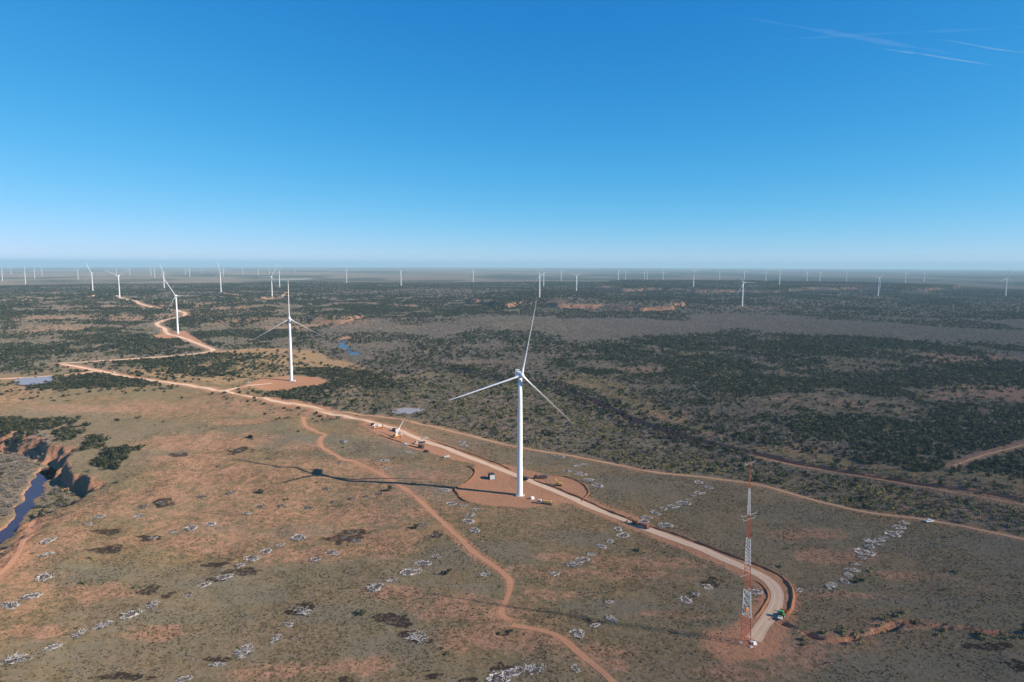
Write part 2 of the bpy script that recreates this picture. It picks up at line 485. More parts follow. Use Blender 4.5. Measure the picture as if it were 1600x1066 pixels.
def leaf_material(name, dark, light, yellow, trans=0.0):
    m, nt, b = new_mat(name)
    oi = N(nt, 'ShaderNodeObjectInfo')
    ta = N(nt, 'ShaderNodeAttribute', attribute_name='tint')
    v = math_n(nt, 'FRACT', math_n(nt, 'ADD', oi.outputs['Random'], ta.outputs['Fac']))
    c = mix_n(nt, v, dark, light)
    c = mix_n(nt, ramp_n(nt, v, 0.86, 0.98), c, yellow)
    n = noise_n(nt, coords(nt), 0.9, 2)
    hs_ = N(nt, 'ShaderNodeHueSaturation')
    nt.links.new(c, hs_.inputs['Color'])
    nt.links.new(math_n(nt, 'ADD', math_n(nt, 'MULTIPLY', n, 0.9), 0.55), hs_.inputs['Value'])
    nt.links.new(hs_.outputs[0], b.inputs['Base Color'])
    b.inputs['Specular IOR Level'].default_value = 0.08
    return m
def water_material(name, rgb, rough):
    m, nt, b = new_mat(name)
    n = noise_n(nt, coords(nt), 0.06, 3)
    nt.links.new(mix_n(nt, n, rgb, tuple(v * 1.25 for v in rgb)), b.inputs['Base Color'])
    b.inputs['Roughness'].default_value = rough
    b.inputs['Specular IOR Level'].default_value = 0.22
    b.inputs['IOR'].default_value = 1.33
    bp = N(nt, 'ShaderNodeBump')
    bp.inputs['Strength'].default_value = 0.15
    bp.inputs['Distance'].default_value = 0.1
    nt.links.new(noise_n(nt, coords(nt), 0.9, 2), bp.inputs['Height'])
    nt.links.new(bp.outputs[0], b.inputs['Normal'])
    return m
M = dict(
    ground=ground_material(),
    road=road_material('graded_road', (0.45, 0.305, 0.205), (0.52, 0.375, 0.265), (0.57, 0.43, 0.32)),
    track=road_material('dirt_track', (0.29, 0.140, 0.080), (0.36, 0.195, 0.120), (0.38, 0.22, 0.14)),
    sandtrack=road_material('sandy_track', (0.33, 0.20, 0.11), (0.42, 0.26, 0.15), (0.43, 0.28, 0.17)),
    berm=plain('soil_berm', (0.22, 0.10, 0.055), 1.0, var=0.4, scale=0.8, spec=0.0),
    juniper=leaf_material('juniper', (0.022, 0.029, 0.014), (0.068, 0.072, 0.040), (0.12, 0.105, 0.055)),
    bare=leaf_material('bare_twigs', (0.165, 0.142, 0.122), (0.285, 0.252, 0.225), (0.21, 0.175, 0.11)),
    olive=leaf_material('olive_leaves', (0.105, 0.102, 0.050), (0.220, 0.190, 0.096), (0.28, 0.235, 0.085)),
    grass=leaf_material('dry_grass', (0.072, 0.062, 0.036), (0.125, 0.094, 0.054), (0.05, 0.046, 0.030)),
    trunk=plain('bark', (0.14, 0.11, 0.09), 0.95, var=0.3),
    deadwood=plain('dead_wood', (0.56, 0.515, 0.47), 0.9, var=0.25, scale=0.9, spec=0.05),
    ash=plain('ash_and_litter', (0.125, 0.105, 0.085), 1.0, var=0.5, scale=1.2, spec=0.0),
    darkwood=plain('dark_wood', (0.13, 0.105, 0.095), 0.95, var=0.35, spec=0.05),
    white=plain('turbine_white', (0.80, 0.80, 0.79), 0.35, var=0.02, scale=0.2, spec=0.4),
    grey=plain('light_grey', (0.50, 0.52, 0.53), 0.5, var=0.06),
    concrete=plain('concrete', (0.46, 0.42, 0.37), 0.9, var=0.12),
    redpaint=plain('red_paint', (0.46, 0.095, 0.045), 0.5, var=0.15),
    whitepaint=plain('white_paint', (0.80, 0.79, 0.77), 0.5, var=0.05),
    orange=plain('orange_paint', (0.75, 0.26, 0.03), 0.5, var=0.1),
    yellow=plain('yellow_paint', (0.46, 0.29, 0.07), 0.5, var=0.12),
    brown=plain('rust_paint', (0.16, 0.065, 0.045), 0.7, var=0.25),
    darkmetal=plain('dark_steel', (0.040, 0.038, 0.038), 0.6, var=0.2),
    rubber=plain('rubber', (0.02, 0.02, 0.02), 0.8, var=0.2),
    glass=plain('dark_glass', (0.02, 0.025, 0.03), 0.15, var=0.1, spec=0.6),
    dusty=plain('dusty_white', (0.56, 0.50, 0.44), 0.7, var=0.15),
    green=plain('green_paint', (0.03, 0.30, 0.06), 0.4, var=0.1),
    silver=plain('silver_paint', (0.55, 0.56, 0.58), 0.35, var=0.05, spec=0.5),
    galv=plain('galvanised', (0.38, 0.39, 0.40), 0.5, var=0.1),
    river=water_material('river_water', (0.048, 0.034, 0.058), 0.16),
    mud=water_material('muddy_water', (0.31, 0.26, 0.245), 0.3),
)

# ------------------------------------------------------------------ mesh building
def mesh_np(name, V, F, mats, mi=None, smooth_=False, attrs=None, tris=False):
    """V (n,3), F (m,k) of one polygon size, straight into a mesh"""
    V = np.ascontiguousarray(V, np.float32)
    F = np.ascontiguousarray(F, np.int32)
    me = bpy.data.meshes.new(name)
    k = F.shape[1]
    me.vertices.add(len(V))
    me.vertices.foreach_set('co', V.ravel())
    me.loops.add(F.size)
    me.loops.foreach_set('vertex_index', F.ravel())
    me.polygons.add(len(F))
    me.polygons.foreach_set('loop_start', np.arange(0, F.size, k, dtype=np.int32))
    me.polygons.foreach_set('loop_total', np.full(len(F), k, np.int32))
    if mi is not None:
        me.polygons.foreach_set('material_index', np.ascontiguousarray(mi, np.int32))
    if smooth_:
        me.polygons.foreach_set('use_smooth', np.ones(len(F), bool))
    else:
        me.polygons.foreach_set('use_smooth', np.zeros(len(F), bool))
    for m in mats:
        me.materials.append(M[m])
    for an, (typ, dat) in (attrs or {}).items():
        at_ = me.attributes.new(an, typ, 'POINT')
        at_.data.foreach_set('color' if typ == 'FLOAT_COLOR' else 'value', np.ascontiguousarray(dat, np.float32).ravel())
    me.update(calc_edges=True)
    return me
def fix_normals(me):
    bm = bmesh.new()
    bm.from_mesh(me)
    bmesh.ops.recalc_face_normals(bm, faces=bm.faces)
    bm.to_mesh(me)
    bm.free()
def link(name, me, parent=None, loc=(0, 0, 0), rotz=0.0, scale=None):
    o = bpy.data.objects.new(name, me)
    COL.objects.link(o)
    o.parent = parent
    o.location = loc
    o.rotation_euler = (0, 0, rotz)
    if scale is not None:
        o.scale = scale if isinstance(scale, (tuple, list)) else (scale,) * 3
    return o
def tag(o, label=None, cat=None, group=None, kind=None):
    for k, v in (('label', label), ('category', cat), ('group', group), ('kind', kind)):
        if v:
            o[k] = v
    return o
def thing(name, label, cat, loc, rotz=0.0, group=None):
    return tag(link(name, None, None, loc, rotz), label, cat, group)
class MB:
    """collects boxes, bars, tubes and lathes for one mesh"""
    def __init__(s):
        s.v, s.f, s.m = [], [], []
    def add(s, v, f, m=0):
        n = len(s.v)
        s.v += [tuple(p) for p in v]
        s.f += [tuple(i + n for i in q) for q in f]
        s.m += [m] * len(f)
        return s
    def box(s, c, d, m=0, rot=None, taper=(1, 1)):
        x, y, z = (k / 2 for k in d)
        P = [Vector((sx * x * (taper[0] if sz > 0 else 1), sy * y * (taper[1] if sz > 0 else 1), sz * z)) for sz in (-1, 1) for sx, sy in ((-1, -1), (1, -1), (1, 1), (-1, 1))]
        if rot is not None:
            P = [rot @ p for p in P]
        P = [p + Vector(c) for p in P]
        return s.add(P, [(3, 2, 1, 0), (4, 5, 6, 7), (0, 1, 5, 4), (1, 2, 6, 5), (2, 3, 7, 6), (3, 0, 4, 7)], m)
    def tube(s, a, b, r0, r1=None, n=8, m=0, cap=True):
        a, b = Vector(a), Vector(b)
        r1 = r0 if r1 is None else r1
        d = (b - a).normalized()
        u = d.orthogonal().normalized()
        w = d.cross(u)
        P = [a + (u * math.cos(t) + w * math.sin(t)) * r0 for t in (2 * math.pi * i / n for i in range(n))]
        P += [b + (u * math.cos(t) + w * math.sin(t)) * r1 for t in (2 * math.pi * i / n for i in range(n))]
        f = [(i, (i + 1) % n, n + (i + 1) % n, n + i) for i in range(n)]
        if cap:
            f += [tuple(range(n - 1, -1, -1)), tuple(range(n, 2 * n))]
        return s.add(P, f, m)
    def rings(s, rings, m=0, cap=True):
        n = len(rings[0])
        P = [p for r in rings for p in r]
        f = []
        for k in range(len(rings) - 1):
            for i in range(n):
                j = (i + 1) % n
                f.append((k * n + i, k * n + j, (k + 1) * n + j, (k + 1) * n + i))
        if cap:
            f += [tuple(range(n - 1, -1, -1)), tuple((len(rings) - 1) * n + i for i in range(n))]
        return s.add(P, f, m)
    def mesh(s, name, mats, smooth_=False):
        me = bpy.data.meshes.new(name)
        me.from_pydata(s.v, [], s.f)
        for m in mats:
            me.materials.append(M[m])
        me.polygons.foreach_set('material_index', s.m)
        me.polygons.foreach_set('use_smooth', [smooth_] * len(s.f))
        fix_normals(me)
        me.update()
        return me
    def build(s, name, mats, parent=None, loc=(0, 0, 0), smooth_=False):
        return link(name, s.mesh(name, mats if isinstance(mats, list) else [mats], smooth_), parent, loc)

# ------------------------------------------------------------------ the ground: one curved sheet out to the horizon
def blob(X, Y, px, py, rx, ry, soft=0.8, rag=1.3):
    c = at(px, py)
    mx = H * math.hypot(1, c.x / max(c.y, 1)) / max(-ray(px, py)[2], 1) 
    my = c.y * c.y / (H * FPX)
    ux, uy = c.x / c.length, c.y / c.length
    dx, dy = X - c.x, Y - c.y
    m = np.hypot(dx, dy) < 3 * max(rx * mx, ry * my)
    out = np.zeros(X.shape)
    # long axis across the view, short axis along it
    a = (dx[m] * 1.0) / (rx * mx)
    b_ = (dy[m] - dx[m] * 0.0) / (ry * my)
    nz = (fbm(X[m], Y[m], max(4.0, rx * mx * 0.7), int(px * 7 + py), 4) - 0.5) * rag
    out[m] = 1 - sst(1 - soft, 1 + soft, np.sqrt(a * a + b_ * b_) + nz)
    return out
def near_line(X, Y, line, w, soft=3.0, nz=0.0):
    return 1 - sst(w - soft, w + soft, pld(X, Y, line) + nz)
juniper_right = pp([(860, 572), (905, 548), (1000, 532), (1150, 527), (1320, 530), (1450, 540), (1620, 545), (1700, 600), (1680, 790), (1600, 742), (1560, 735), (1500, 735), (1420, 732), (1330, 715), (1240, 702), (1160, 690), (1090, 665), (1020, 628), (960, 598)])
scrub_right = pp([(470, 640), (560, 612), (620, 598), (700, 585), (860, 600), (900, 615), (1000, 655), (1150, 695), (1300, 725), (1640, 780), (1660, 850), (1500, 818), (1420, 806), (1340, 795), (1250, 772), (1180, 753), (1010, 732), (900, 710), (800, 692), (720, 674), (650, 658), (560, 645)])
bare_band = pp([(470, 527), (560, 512), (700, 502), (900, 497), (1150, 497), (1640, 505), (1640, 548), (1450, 540), (1320, 531), (1150, 526), (1000, 531), (905, 548), (860, 575), (870, 600), (700, 585), (600, 590), (520, 560)])
hills_left = pp([(-200, 478), (100, 474), (240, 480), (330, 490), (480, 478), (640, 470), (800, 482), (820, 494), (640, 505), (520, 515), (470, 530), (470, 550), (400, 545), (335, 545), (280, 556), (180, 560), (95, 564), (80, 583), (-200, 598)])
meadow = pp([(330, 552), (400, 548), (480, 552), (560, 568), (600, 580), (520, 585), (430, 590), (360, 602), (280, 596), (200, 584), (240, 575)])
stand_oval = pp([(36, 609), (60, 602), (85, 593), (130, 588), (200, 592), (256, 601), (200, 606), (110, 611), (60, 613)])
stand_strip = pp([(180, 570), (270, 562), (340, 557), (430, 562), (425, 575), (400, 584), (340, 590), (285, 591), (240, 582)])
stand_pad = pp([(400, 612), (430, 612), (490, 607), (518, 598), (480, 588), (400, 588), (400, 582), (470, 576), (540, 580), (612, 590), (625, 608), (560, 630), (520, 640), (470, 632), (420, 622)])
bluff_top = pp([(-40, 652), (60, 656), (122, 659), (118, 668), (90, 672), (60, 690), (-40, 690)])
bluff_edge = pp([(75, 676), (135, 672), (125, 685), (100, 695), (80, 692)])
bluff_knob = pp([(135, 722), (165, 710), (222, 706), (195, 722), (180, 735), (140, 730)])
bluff_small = pp([(118, 700), (150, 690), (170, 692), (160, 705), (125, 712)])
valley_wood = pp([(-60, 690), (40, 692), (90, 708), (62, 732), (52, 760), (20, 800), (-60, 860)], VALLEY_Z)
bank_wood = pp([(84, 756), (104, 764), (112, 785), (95, 802), (70, 826), (50, 846), (20, 870), (30, 840), (58, 800), (74, 772)], -9.0)
scrub_fill = pp([(560, 560), (700, 575), (900, 600), (1150, 690), (1640, 780), (1640, 700), (1300, 640), (1000, 600), (860, 560)])
bare_patch = [(1510, 560, 95, 10), (1330, 630, 60, 7), (1560, 612, 60, 12), (1360, 586, 30, 4), (1090, 565, 40, 4), (1010, 578, 30, 4), (1130, 560, 20, 3), (1500, 640, 60, 6), (1470, 622, 30, 5),
              (870, 554, 45, 3), (1230, 625, 40, 5), (1390, 580, 40, 4), (1060, 652, 80, 9), (1150, 680, 70, 6), (1270, 700, 40, 8), (960, 640, 25, 5), (760, 565, 40, 4), (1285, 550, 40, 4)]
RED_BLOBS = [(60, 860, 60, 40), (130, 800, 60, 18), (240, 775, 80, 14), (330, 745, 110, 14), (300, 690, 110, 14), (430, 780, 70, 16), (560, 730, 60, 14), (300, 845, 90, 12), (430, 800, 40, 14), (560, 810, 80, 16),
             (470, 870, 90, 14), (600, 850, 60, 22), (150, 930, 60, 18), (20, 905, 50, 18), (350, 860, 60, 10), (60, 985, 60, 14), (240, 990, 40, 14), (640, 800, 40, 8), (700, 945, 60, 20), (560, 1040, 60, 16),
             (620, 925, 50, 12), (300, 720, 60, 12), (760, 960, 50, 20), (740, 1000, 60, 18), (840, 1000, 50, 20), (680, 745, 60, 10), (600, 770, 50, 8), (190, 640, 120, 10), (380, 660, 80, 8), (480, 700, 40, 8),
             (900, 895, 90, 12), (1000, 880, 80, 12), (860, 930, 60, 10), (1300, 870, 60, 14), (1260, 835, 60, 10), (1010, 900, 60, 8), (1060, 960, 60, 8), (1330, 930, 60, 8), (1240, 1020, 60, 30), (1310, 1000, 60, 14),
             (1400, 985, 60, 10), (870, 870, 40, 8), (1420, 900, 50, 8), (430, 1050, 60, 14), (940, 1030, 40, 24), (1160, 1050, 60, 14)]
SAGE_BLOBS = [(600, 700, 90, 22), (660, 770, 60, 18), (620, 740, 50, 14), (760, 690, 60, 14), (850, 715, 70, 16), (1000, 760, 90, 18), (1240, 800, 60, 20), (1480, 850, 110, 20), (1560, 880, 60, 20), (150, 895, 70, 18),
              (330, 910, 60, 14), (520, 960, 90, 24), (600, 1010, 80, 20), (400, 930, 60, 16), (460, 830, 70, 12), (330, 825, 60, 10), (1000, 950, 110, 14), (1450, 940, 100, 14), (1380, 1040, 120, 30), (1550, 1040, 80, 30),
              (700, 870, 60, 22), (900, 840, 60, 12), (120, 640, 90, 10), (470, 690, 70, 14), (1130, 925, 50, 14), (640, 960, 60, 20), (800, 860, 50, 20), (250, 960, 60, 18), (1040, 443, 90, 3), (900, 474, 70, 3), (1300, 472, 120, 3), (1160, 447, 80, 2)]
CHAR_BLOBS = [(150, 858, 26, 7), (165, 832, 20, 6), (335, 882, 26, 4), (372, 894, 26, 6), (235, 924, 9, 8), (259, 931, 8, 5), (340, 906, 12, 3), (604, 967, 26, 7), (625, 972, 18, 9), (477, 950, 16, 7), (450, 955, 8, 3),
              (547, 838, 26, 12), (680, 837, 10, 6), (682, 1056, 18, 5), (640, 990, 12, 5), (660, 1003, 14, 4), (230, 842, 14, 5), (1110, 910, 14, 6), (1085, 930, 10, 4), (930, 972, 16, 4), (735, 1062, 14, 5), (785, 1045, 16, 8),
              (545, 1062, 18, 6), (1555, 1010, 30, 6), (1590, 1040, 14, 8), (860, 1050, 10, 4), (190, 1058, 30, 6), (345, 1030, 14, 5), (372, 704, 14, 5), (282, 710, 14, 4), (250, 786, 16, 5), (790, 990, 8, 6)]
PALE_BLOBS = [(455, 436.5, 45, 2.0), (1050, 443, 60, 2.5), (1210, 475, 40, 1.2)]
FAR_RED = [(50, 476, 60, 4), (140, 478, 50, 3), (310, 478, 120, 6), (350, 485, 60, 4), (690, 451, 70, 5), (540, 475, 60, 3), (280, 495, 60, 4), (520, 508, 60, 5), (450, 512, 40, 5), (120, 515, 60, 6), (200, 500, 60, 4), (60, 498, 50, 4),
           (850, 473, 30, 2), (1170, 482, 50, 3), (1371, 464.5, 22, 1.2), (1570, 466, 24, 1.5), (425, 470, 22, 2), (230, 475, 30, 4), (400, 500, 50, 4), (660, 478, 50, 3)]

ROWS = [  # where the row runs, looks pale or dark, positions in the photo
 ('in the long row from bottom left', 0, [(27, 1031), (82, 1012), (122, 991), (160, 978), (204, 961), (237, 946), (295, 930), (319, 914), (351, 902), (372, 885), (395, 873), (416, 862), (439, 851), (466, 840)]),
 ('in the short bottom row left of centre', 0, [(286, 1062), (339, 1039), (382, 1019), (431, 999), (450, 976), (475, 955)]),
 ('in the row down the left red slope', 0, [(16, 947), (49, 932), (69, 902), (72, 867), (76, 845), (137, 819), (155, 807)]),
 ('in the faint row below the left ridges', 0, [(217, 806), (239, 841), (271, 832), (300, 825), (329, 819), (387, 802)]),
 ('in the cluster left of the red track', 1, [(407, 792), (440, 791), (480, 794), (521, 785), (510, 764), (550, 779), (572, 776), (592, 772), (647, 756)]),
 ('in the diagonal row above the big burnt patch', 0, [(587, 919), (614, 907), (640, 895), (660, 881), (682, 870)]),
 ('beside the bare knoll in the middle foreground', 0, [(494, 874), (520, 864), (654, 996)]),
 ('heaped dark on the bare knoll', 1, [(536, 841), (549, 832), (558, 846), (680, 836), (660, 820)]),
 ('right of the red track below the turbine pad', 0, [(760, 897), (742, 829), (732, 815), (735, 806), (742, 797), (725, 791), (706, 787), (694, 766)]),
 ('at the bottom edge right of centre', 0, [(777, 1063), (796, 1053), (807, 1050), (837, 1046), (899, 1045)]),
 ('in the row below the brown truck', 0, [(867, 897), (895, 884), (909, 876), (924, 867), (939, 854), (953, 846), (974, 837), (966, 827)]),
 ('in the row left of the mast shadow', 0, [(902, 990), (930, 977), (954, 967), (951, 941)]),
 ('in the short row left of the mast', 0, [(1071, 938), (1087, 928), (1104, 917), (1179, 926)]),
 ('in the row behind the brown truck', 0, [(1039, 822), (1007, 815), (1010, 809), (1024, 802), (1037, 795), (1051, 792), (1067, 787), (1075, 781), (1082, 775), (1092, 771), (1107, 762), (1091, 754)]),
 ('in the group above the turbine pad', 0, [(886, 737), (902, 729), (914, 726), (900, 742), (909, 741), (919, 750), (934, 759), (874, 714)]),
 ('in the long row at far right', 0, [(1249, 923), (1299, 917), (1320, 909), (1325, 899), (1331, 891), (1337, 882), (1347, 872), (1351, 864), (1359, 855), (1364, 849), (1375, 844), (1382, 840), (1395, 835), (1405, 831), (1405, 824), (1412, 817)]),
 ('in the grass below the crane', 0, [(600, 720), (607, 732), (640, 707), (535, 690), (532, 724), (725, 697), (722, 691)]),
 ('scattered dark on the ridged left slope', 1, [(342, 729), (362, 770), (252, 786), (315, 776), (222, 792), (372, 704), (280, 709), (420, 717)]),
]
PILE_AT = [at(*q) for _, _, pts in ROWS for q in pts]
def land(X, Y):
    """what covers the ground at each point"""
    c1 = np.zeros((len(X), 4))
    c2 = np.zeros((len(X), 4))
    r = np.hypot(X, Y)
    for k, b in enumerate(RED_BLOBS + FAR_RED):
        c1[:, 0] = np.maximum(c1[:, 0], (0.8 if k < len(RED_BLOBS) else 0.6) * blob(X, Y, *b))
    for b in bare_patch:
        c1[:, 0] = np.maximum(c1[:, 0], (1.1 if b[2] > 90 or b[:2] in ((1560, 612), (1060, 650)) else 0.5) * blob(X, Y, *b))
    for b in SAGE_BLOBS:
        c1[:, 1] = np.maximum(c1[:, 1], 1.0 * blob(X, Y, *b))
    for b in CHAR_BLOBS:
        c1[:, 2] = np.maximum(c1[:, 2], 1.0 * blob(X, Y, *b, 0.5, 2.6))
    for b in PALE_BLOBS:
        c2[:, 3] = np.maximum(c2[:, 3], 0.45 * blob(X, Y, *b, 0.9))
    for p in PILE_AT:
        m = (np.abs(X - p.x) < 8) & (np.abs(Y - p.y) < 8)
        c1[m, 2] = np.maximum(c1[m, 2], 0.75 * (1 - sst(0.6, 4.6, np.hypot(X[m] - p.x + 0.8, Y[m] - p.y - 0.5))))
    big = fbm(X, Y, 160, 91, 4)
    c1[:, 0] = np.maximum(c1[:, 0], 0.52 * sst(0.46, 0.66, big) * sst(150, -150, X) * (1 - sst(850, 1000, Y)))
    c1[:, 0] = np.maximum(c1[:, 0], 0.42 * sst(0.52, 0.7, big) * (1 - sst(480, 600, Y)))
    c1[:, 1] = np.maximum(c1[:, 1], 0.5 * sst(0.55, 0.4, big) * (1 - sst(700, 900, Y)))
    wn_ = (fbm(X, Y, 30, 95, 3) - 0.5) * 12
    d = np.zeros(X.shape)
    d = np.maximum(d, near_line(X, Y, main_road, 9.5, 3.5, wn_ * 0.7))
    for ln in ROADS[1:]:
        d = np.maximum(d, 0.9 * near_line(X, Y, ln, 9, 4, wn_))
    for pl in (pad_main, pad_two, pad_three, crane_yard):
        d = np.maximum(d, sst(-2, 2, psd(X, Y, pl) + wn_ * 0.2))
    d = np.maximum(d, 1.0 * sst(-5, 5, psd(X, Y, pad_mast) + wn_))
    d = np.maximum(d, 0.8 * near_line(X, Y, wash_line, 6, 3, wn_ * 0.5) * sst(-30, 30, X - at0(1150, 700)[0]))
    d = np.maximum(d, 0.55 * near_line(X, Y, track_c, 6, 3, wn_))
    d = np.maximum(d, 0.6 * near_line(X, Y, track_a, 4, 2, wn_ * 0.5))
    d = np.maximum(d, 0.7 * near_line(X, Y, track_d, 7, 3, wn_))
    d = np.maximum(d, 0.5 * near_line(X, Y, track_e, 8, 5, wn_))
    for pl in (pond_a, pond_b):
        d = np.maximum(d, 0.9 * sst(-9, -1, psd(X, Y, pl) + wn_ * 0.6))
    for hx, hy, hz, _ in TP[(TP[:, 1] > 1200) & (TP[:, 1] < 4000)]:
        d = np.maximum(d, 0.9 * (1 - sst(16, 30, np.hypot(X - hx, (Y - hy) * 0.8) + wn_)))
    c1[:, 3] = d
    wood = np.zeros(X.shape)
    for pl in (juniper_right, scrub_right, bare_band, hills_left, stand_oval, stand_pad, stand_strip, bluff_top, valley_wood):
        wood = np.maximum(wood, sst(-8, 8, psd(X, Y, pl) + wn_ * 1.5))
    mid = sst(900, 1100, Y)
    med = sst(-15, 15, psd(X, Y, meadow) + wn_ * 2)
    wood = np.maximum(wood, 0.8 * mid) * (1 - 0.8 * med)
    c2[:, 0] = wood
    far = fbm(X, Y * 0.6, 900, 111, 5)
    c2[:, 1] = np.maximum(0.9 * med, 0.85 * sst(0.50, 0.62, far) * sst(3800, 6500, r))
    c2[:, 2] = 0.85 * sst(0.48, 0.38, far) * sst(3000, 5500, r) + 0.18 * sst(2600, 4200, r)
    c1[:, 1] *= 1 - 0.6 * wood
    return np.clip(c1, 0, 1), np.clip(c2, 0, 1)

AZF = np.radians(np.concatenate([np.arange(-44, 44.01, 0.105), np.arange(49, 312, 5.0)]))
RD = np.concatenate([[1.0, 8, 20, 40, 70, 100, 130, 160, 180], np.exp(np.arange(math.log(200), math.log(3200), 0.0027)), np.exp(np.arange(math.log(3200), math.log(78000), 0.009))])
AA, RR = np.meshgrid(AZF, RD)
GX, GY = (RR * np.sin(AA)).ravel(), (RR * np.cos(AA)).ravel()
GZ = height(GX, GY)
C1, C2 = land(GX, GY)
na, nr = len(AZF), len(RD)
ii = np.arange(nr - 1)[:, None] * na + np.arange(na)[None, :]
jj = np.arange(nr - 1)[:, None] * na + (np.arange(na)[None, :] + 1) % na
GF = np.stack([ii, ii + na, jj + na, jj], -1).reshape(-1, 4)
GF = GF[:, ::-1]
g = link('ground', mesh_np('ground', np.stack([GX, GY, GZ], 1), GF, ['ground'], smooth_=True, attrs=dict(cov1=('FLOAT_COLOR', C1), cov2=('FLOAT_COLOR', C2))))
tag(g, 'red and olive prairie plain running to the horizon', 'ground', kind='structure')

# ------------------------------------------------------------------ roads, tracks, water
def strip(name, line, width, mat, lift, label, cat, nz=0.9, n=7):
    L = np.asarray(line, float)
    T = np.gradient(L, axis=0)
    T /= np.linalg.norm(T, axis=1)[:, None] + 1e-9
    Nn = np.stack([-T[:, 1], T[:, 0]], 1)
    u = np.linspace(-1, 1, n)
    s = np.arange(len(L))
    wl_ = width / 2 + (vn(s / 5.0, s * 0 + 1.5, 5) - 0.5) * nz * 2
    wr_ = width / 2 + (vn(s / 5.0, s * 0 + 7.5, 9) - 0.5) * nz * 2
    ww = np.where(u[None, :] < 0, wl_[:, None], wr_[:, None])
    X = L[:, 0:1] + Nn[:, 0:1] * u * ww
    Y = L[:, 1:2] + Nn[:, 1:2] * u * ww
    Z = height(X.ravel(), Y.ravel()) + lift
    V = np.stack([X.ravel(), Y.ravel(), Z], 1)
    i = (np.arange(len(L) - 1)[:, None] * n + np.arange(n - 1)[None, :]).ravel()
    F = np.stack([i, i + n, i + n + 1, i + 1], 1)[:, ::-1]
    o = link(name, mesh_np(name, V, F, [mat], smooth_=True, attrs=dict(across=('FLOAT', np.tile(u, len(L))))))
    return tag(o, label, cat, kind='structure')
strip('dirt_road', main_road, 6.8, 'road', 0.10, 'pale graded dirt road curving past the main turbine', 'road')
strip('dirt_road', far_road, 10.0, 'road', 0.5, 'pale dirt road winding up the wooded hills', 'road', 0.8)
strip('dirt_road', branch_a, 6.5, 'road', 0.20, 'short dirt road leaving past the roadside pond', 'road', 0.8)
strip('dirt_road', branch_b, 5.5, 'sandtrack', 0.30, 'dirt road leaving the hairpin across the meadow', 'road', 1.0)
strip('dirt_road', spur, 5.0, 'road', 0.20, 'dirt spur to the second turbine pad', 'road', 0.8)
strip('dirt_road', ridge_road, 9.0, 'road', 0.8, 'pale road along the far left ridge', 'road', 1.0)
strip('dirt_road', plateau_road, 9.0, 'sandtrack', 0.8, 'dirt road across the far plateau', 'road', 1.0)
strip('dirt_track', track_a, 3.4, 'track', 0.06, 'red dirt track winding down the grass slope', 'track', 1.3)
strip('dirt_track', track_b, 3.6, 'track', 0.08, 'red dirt track leaving at the bottom edge', 'track', 0.9)
strip('dirt_track', track_c, 3.6, 'sandtrack', 0.14, 'sandy track between the grass and the scrub', 'track', 1.2)
strip('dirt_track', track_f, 4.5, 'track', 0.12, 'red dirt track beside the dry wash at right', 'track', 1.2)
strip('dirt_track', track_d, 4.0, 'track', 0.10, 'red track beside the river bank', 'track', 0.9)
strip('dirt_track', track_e, 2.6, 'sandtrack', 0.14, 'sandy trail through the junipers at right', 'track', 1.1)
def water_strip(name, line, w0, mat, z, label):
    L = np.asarray(line, float)
    T = np.gradient(L, axis=0)
    T /= np.linalg.norm(T, axis=1)[:, None] + 1e-9
    Nn = np.stack([-T[:, 1], T[:, 0]], 1)
    s = np.arange(len(L))
    w = w0 * (0.75 + 0.7 * vn(s / 9.0, s * 0 + 3.0, 15))
    A, B = L + Nn * w[:, None] / 2, L - Nn * w[:, None] / 2
    V = np.vstack([np.c_[A, np.full(len(L), z)], np.c_[B, np.full(len(L), z)]])
    k = len(L)
    i = np.arange(k - 1)
    o = link(name, mesh_np(name, V, np.stack([i, i + k, i + k + 1, i + 1], 1), [mat]))
    return tag(o, label, 'river', kind='structure')
water_strip('river', river_line, 15.0, 'river', VALLEY_Z - 1.1, 'narrow blue river under the red bluff')
def pond(name, which, mat, label):
    poly, zp = PONDS[which]
    P = np.array(poly) if which == 2 else smooth(list(poly) + [poly[0]], 4.0)[:-1]
    cen = P.mean(0)
    d = P - cen
    P = P + d / np.linalg.norm(d, axis=1)[:, None] * (0 if which == 2 else 7)      # out under the banks: the shore is where the ground rises through it
    me = bpy.data.meshes.new(name)
    me.from_pydata([(x, y, zp - 0.6) for x, y in P], [], [tuple(range(len(P)))])
    me.materials.append(M[mat])
    return tag(link(name, me), label, 'water', kind='structure')
pond('pond', 0, 'mud', 'grey pond beside the road at left')
pond('pond', 1, 'mud', 'small muddy stock pond in the scrub')
pond('river', 2, 'river', 'blue bend of the far river among bare trees')

